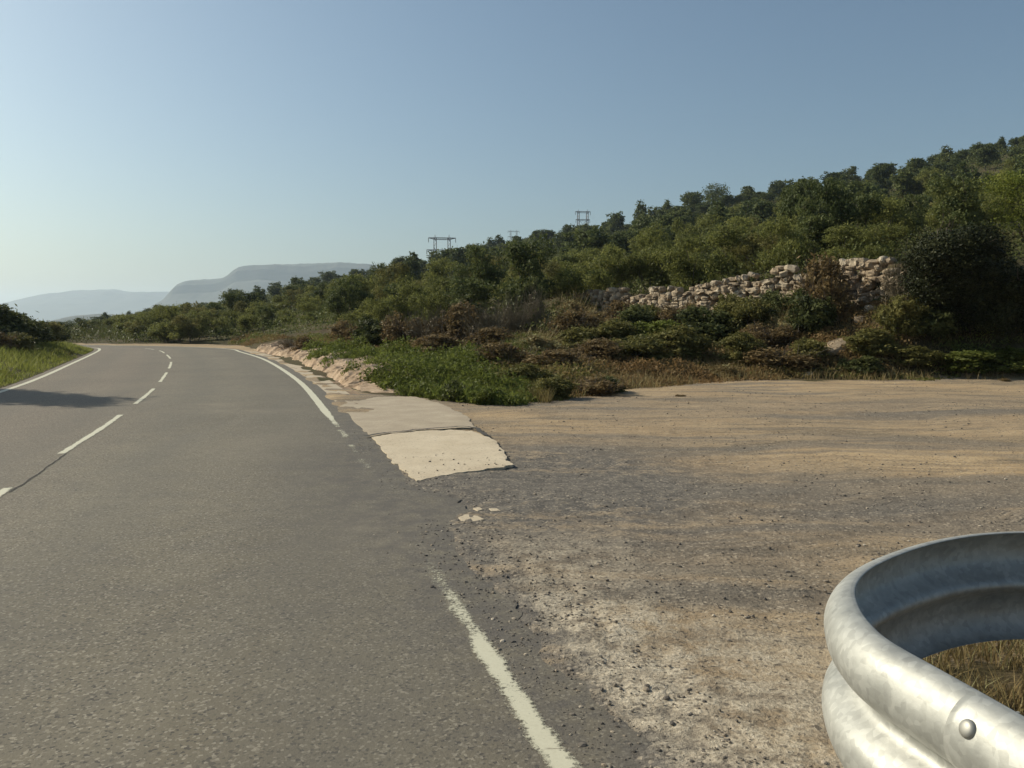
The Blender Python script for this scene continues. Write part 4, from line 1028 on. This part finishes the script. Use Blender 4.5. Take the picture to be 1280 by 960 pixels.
# ------------------------------------------------------------------ guard rail
def build_rail():
    root = empty('guardrail', (1.3, 1.75, 0.0))
    off = np.array([1.3, 1.75, 0.0])
    rim = [(1.95, -1.6), (1.72, -.6), (1.50, .3), (1.30, 1.1), (1.20, 1.5), (1.126, 1.848), (1.066, 2.1), (1.034, 2.25), (1.036, 2.369), (1.062, 2.518), (1.122, 2.694), (1.21, 2.843), (1.326, 2.98), (1.523, 3.154), (1.738, 3.3), (1.964, 3.397), (2.2, 3.425), (2.5, 3.39), (2.8, 3.25), (3.05, 3.0), (3.22, 2.65), (3.3, 2.2), (3.36, 1.2), (3.4, 0.2)]
    P = catmull(rim, 14)
    for _ in range(12): P[1:-1] = .25 * P[:-2] + .5 * P[1:-1] + .25 * P[2:]
    n = -normals(P)          # outwards (left of travel)
    t = np.gradient(P, axis=0)
    # W profile: (outward offset, height)
    key = [(0, .722), (.012, .724), (.040, .716), (.066, .694), (.080, .665), (.081, .640), (.072, .612), (.045, .588), (.016, .572), (.006, .556), (.016, .540), (.045, .524), (.072, .500), (.081, .472), (.080, .447), (.066, .418), (.040, .396), (.012, .388), (0, .390)]
    key = [(o * 1.1, .724 - (.724 - z) * 1.36) for o, z in key]
    prof = catmull(key, 3)
    def sweep(i0, i1, push, name):
        I = np.arange(i0, i1 + 1); k = len(prof); acc_v = []
        pn = normals(prof); pn = np.where((pn[:, :1] * 1.0) < -9, -pn, pn)
        for sgn, d in ((0, 0.0), (1, -.004)):
            for i in I:
                o = prof[:, 0] + push + d * 1.0
                q = P[i][None] + n[i][None] * o[:, None]
                acc_v.append(np.c_[q, prof[:, 1]])
        V = np.concatenate(acc_v) - off; m_ = len(I)
        a = np.arange(m_ - 1)[:, None] * k; b = np.arange(k - 1)[None, :]
        Q1 = np.stack([a + b, a + b + 1, a + k + b + 1, a + k + b], -1).reshape(-1, 4); s = m_ * k
        Q2 = Q1[:, ::-1] + s
        j = np.arange(m_ - 1); e1 = np.stack([j * k, (j + 1) * k, (j + 1) * k + s, j * k + s], -1); e2 = np.stack([j * k + k - 1, j * k + k - 1 + s, (j + 1) * k + k - 1 + s, (j + 1) * k + k - 1], -1)
        b = np.arange(k - 1); c1 = np.stack([b, b + s, b + 1 + s, b + 1], -1); z = (m_ - 1) * k; c2 = np.stack([z + b, z + b + 1, z + b + 1 + s, z + b + s], -1)
        me = new_mesh(name, V, [np.concatenate([Q1, Q2, e1, e2, c1, c2])], M['steel'], None, None, True)
        return link(name, me, root)
    yv = P[:, 1]
    i_end = int(np.argmin(np.abs(P[:len(P) // 2, 1] - 1.60))); i_lap = int(np.argmin(np.abs(P[:len(P) // 2, 1] - 1.93)))
    sweep(0, i_lap, .0052, 'rail'); sweep(i_end, len(P) - 1, 0.0, 'rail')
    def bolt(i, z):
        f = np.argmin(np.abs(prof[:26, 1] - z)) if z > .5 else np.argmin(np.abs(prof[:, 1] - z))
        o = prof[f, 0] + .0052; c = np.r_[P[i] + n[i] * o, prof[f, 1]] - off
        tg = prof[min(f + 1, len(prof) - 1)] - prof[f - 1]; nn = np.array([-tg[1], tg[0]]); nn /= np.linalg.norm(nn)
        if nn[0] < 0: nn = -nn
        N3 = np.r_[n[i] * nn[0], nn[1]]; T3 = np.r_[t[i] / np.linalg.norm(t[i]), 0]; B3 = np.cross(N3, T3)
        rings = [(.022, -.003), (.022, .002), (.0195, .0068), (.0135, .0098), (.0065, .0112)]; V = []; S = 20
        for r, h in rings:
            for q in range(S):
                a = q / S * 6.2832; V.append(c + N3 * h + r * (math.cos(a) * T3 + math.sin(a) * B3))
        V.append(c + N3 * .0116); Q = []
        for k in range(len(rings) - 1):
            for q in range(S): Q.append((k * S + q, k * S + (q + 1) % S, (k + 1) * S + (q + 1) % S, (k + 1) * S + q))
        T = [(4 * S + q, 4 * S + (q + 1) % S, len(V) - 1) for q in range(S)]
        link('bolt', new_mesh('bolt', np.array(V), [Q, T], M['bolt'], None, None, True), root)
    i_b = int(np.argmin(np.abs(P[:len(P) // 2, 1] - 1.87)))
    bolt(i_b, .676); bolt(i_b, .33)
    for i in (i_b, int(np.argmin(np.abs(P[:len(P) // 3, 1] + .9))), len(P) - 18):
        acc = Acc(); c = P[i] - n[i] * .075 - off[:2]; a = math.atan2(t[i][1], t[i][0])
        for sx, w_, d_ in ((0, .006, .10), (-.05, .05, .006), (.05, .05, .006)):
            pass
        box(acc, (c[0], c[1], .17), (.1, .006, 1.0), 0, a)
        ca, sa = math.cos(a), math.sin(a)
        for s in (-1, 1):
            box(acc, (c[0] + s * .05 * ca + .0 * sa, c[1] + s * .05 * sa, .168), (.006, .055, 1.0), 0, a)
        link('post', acc.mesh('post', M['steel']), root)
    tag(root, 'galvanised W-beam guard rail curling round at its end beside the road', 'guard rail')
build_rail()

# ------------------------------------------------------------------ air
acc = Acc(); box(acc, (0, 2500, 127.5), (17000, 15500, 335)); hz = link('haze', acc.mesh('haze', []), None)
m = bpy.data.materials.new('haze_air'); m.use_nodes = True; nt = m.node_tree; nt.nodes.clear()
out = nt.nodes.new('ShaderNodeOutputMaterial'); pv = nt.nodes.new('ShaderNodeVolumePrincipled')
pv.inputs['Color'].default_value = (.72, .86, 1.0, 1); pv.inputs['Density'].default_value = 0.00015; pv.inputs['Anisotropy'].default_value = .35
nt.links.new(pv.outputs[0], out.inputs['Volume']); hz.data.materials.append(m); tag(hz, kind='stuff', label='thin blue haze over the far mountains', cat='haze')

# ------------------------------------------------------------------ light
SUN_AZ, SUN_EL = -68.0, 33.0       # degrees clockwise from +Y, elevation
w = bpy.data.worlds.new('World'); scene.world = w; w.use_nodes = True; nt = w.node_tree
sky = nt.nodes.new('ShaderNodeTexSky'); sky.sky_type = 'NISHITA'; sky.sun_disc = False
sky.sun_elevation = rad(SUN_EL); sky.sun_rotation = rad(SUN_AZ)
sky.altitude = 300; sky.air_density = 1.0; sky.dust_density = 3.0; sky.ozone_density = 1.0
bg = nt.nodes['Background']; bg.inputs['Strength'].default_value = .078
hs = nt.nodes.new('ShaderNodeHueSaturation'); hs.inputs['Saturation'].default_value = .96
nt.links.new(sky.outputs[0], hs.inputs['Color']); nt.links.new(mixc(nt, 1.0, hs.outputs[0], (.84, .98, 1.0), 'MULTIPLY'), bg.inputs['Color'])
sl = bpy.data.lights.new('sun', 'SUN'); sl.energy = 3.9; sl.angle = rad(.5); sl.color = (1.0, .92, .74)
so = bpy.data.objects.new('sun', sl); COL.objects.link(so)
sd = Vector((math.sin(rad(SUN_AZ)) * math.cos(rad(SUN_EL)), math.cos(rad(SUN_AZ)) * math.cos(rad(SUN_EL)), math.sin(rad(SUN_EL))))
so.rotation_euler = sd.to_track_quat('Z', 'Y').to_euler(); so.location = (0, 0, 400)

# ------------------------------------------------------------------ camera
cd = bpy.data.cameras.new('camera'); cam = bpy.data.objects.new('camera', cd); COL.objects.link(cam); scene.camera = cam
cd.sensor_fit = 'HORIZONTAL'; cd.sensor_width = 36; cd.lens = 36 * F / 1280
cam.location = (0, 0, CAM_H); cam.rotation_euler = (rad(90) - math.atan((480 - HOR) / F), 0, 0)
cd.clip_start = .05; cd.clip_end = 30000
scene.view_settings.view_transform = 'Standard'; scene.view_settings.look = 'None'; scene.view_settings.gamma = 1
scene.view_settings.exposure = 0.35
scene.cycles.use_denoising = True
scene.cycles.max_bounces = 6; scene.cycles.diffuse_bounces = 3; scene.cycles.glossy_bounces = 3; scene.cycles.transmission_bounces = 3
scene.cycles.volume_bounces = 1; scene.cycles.transparent_max_bounces = 8
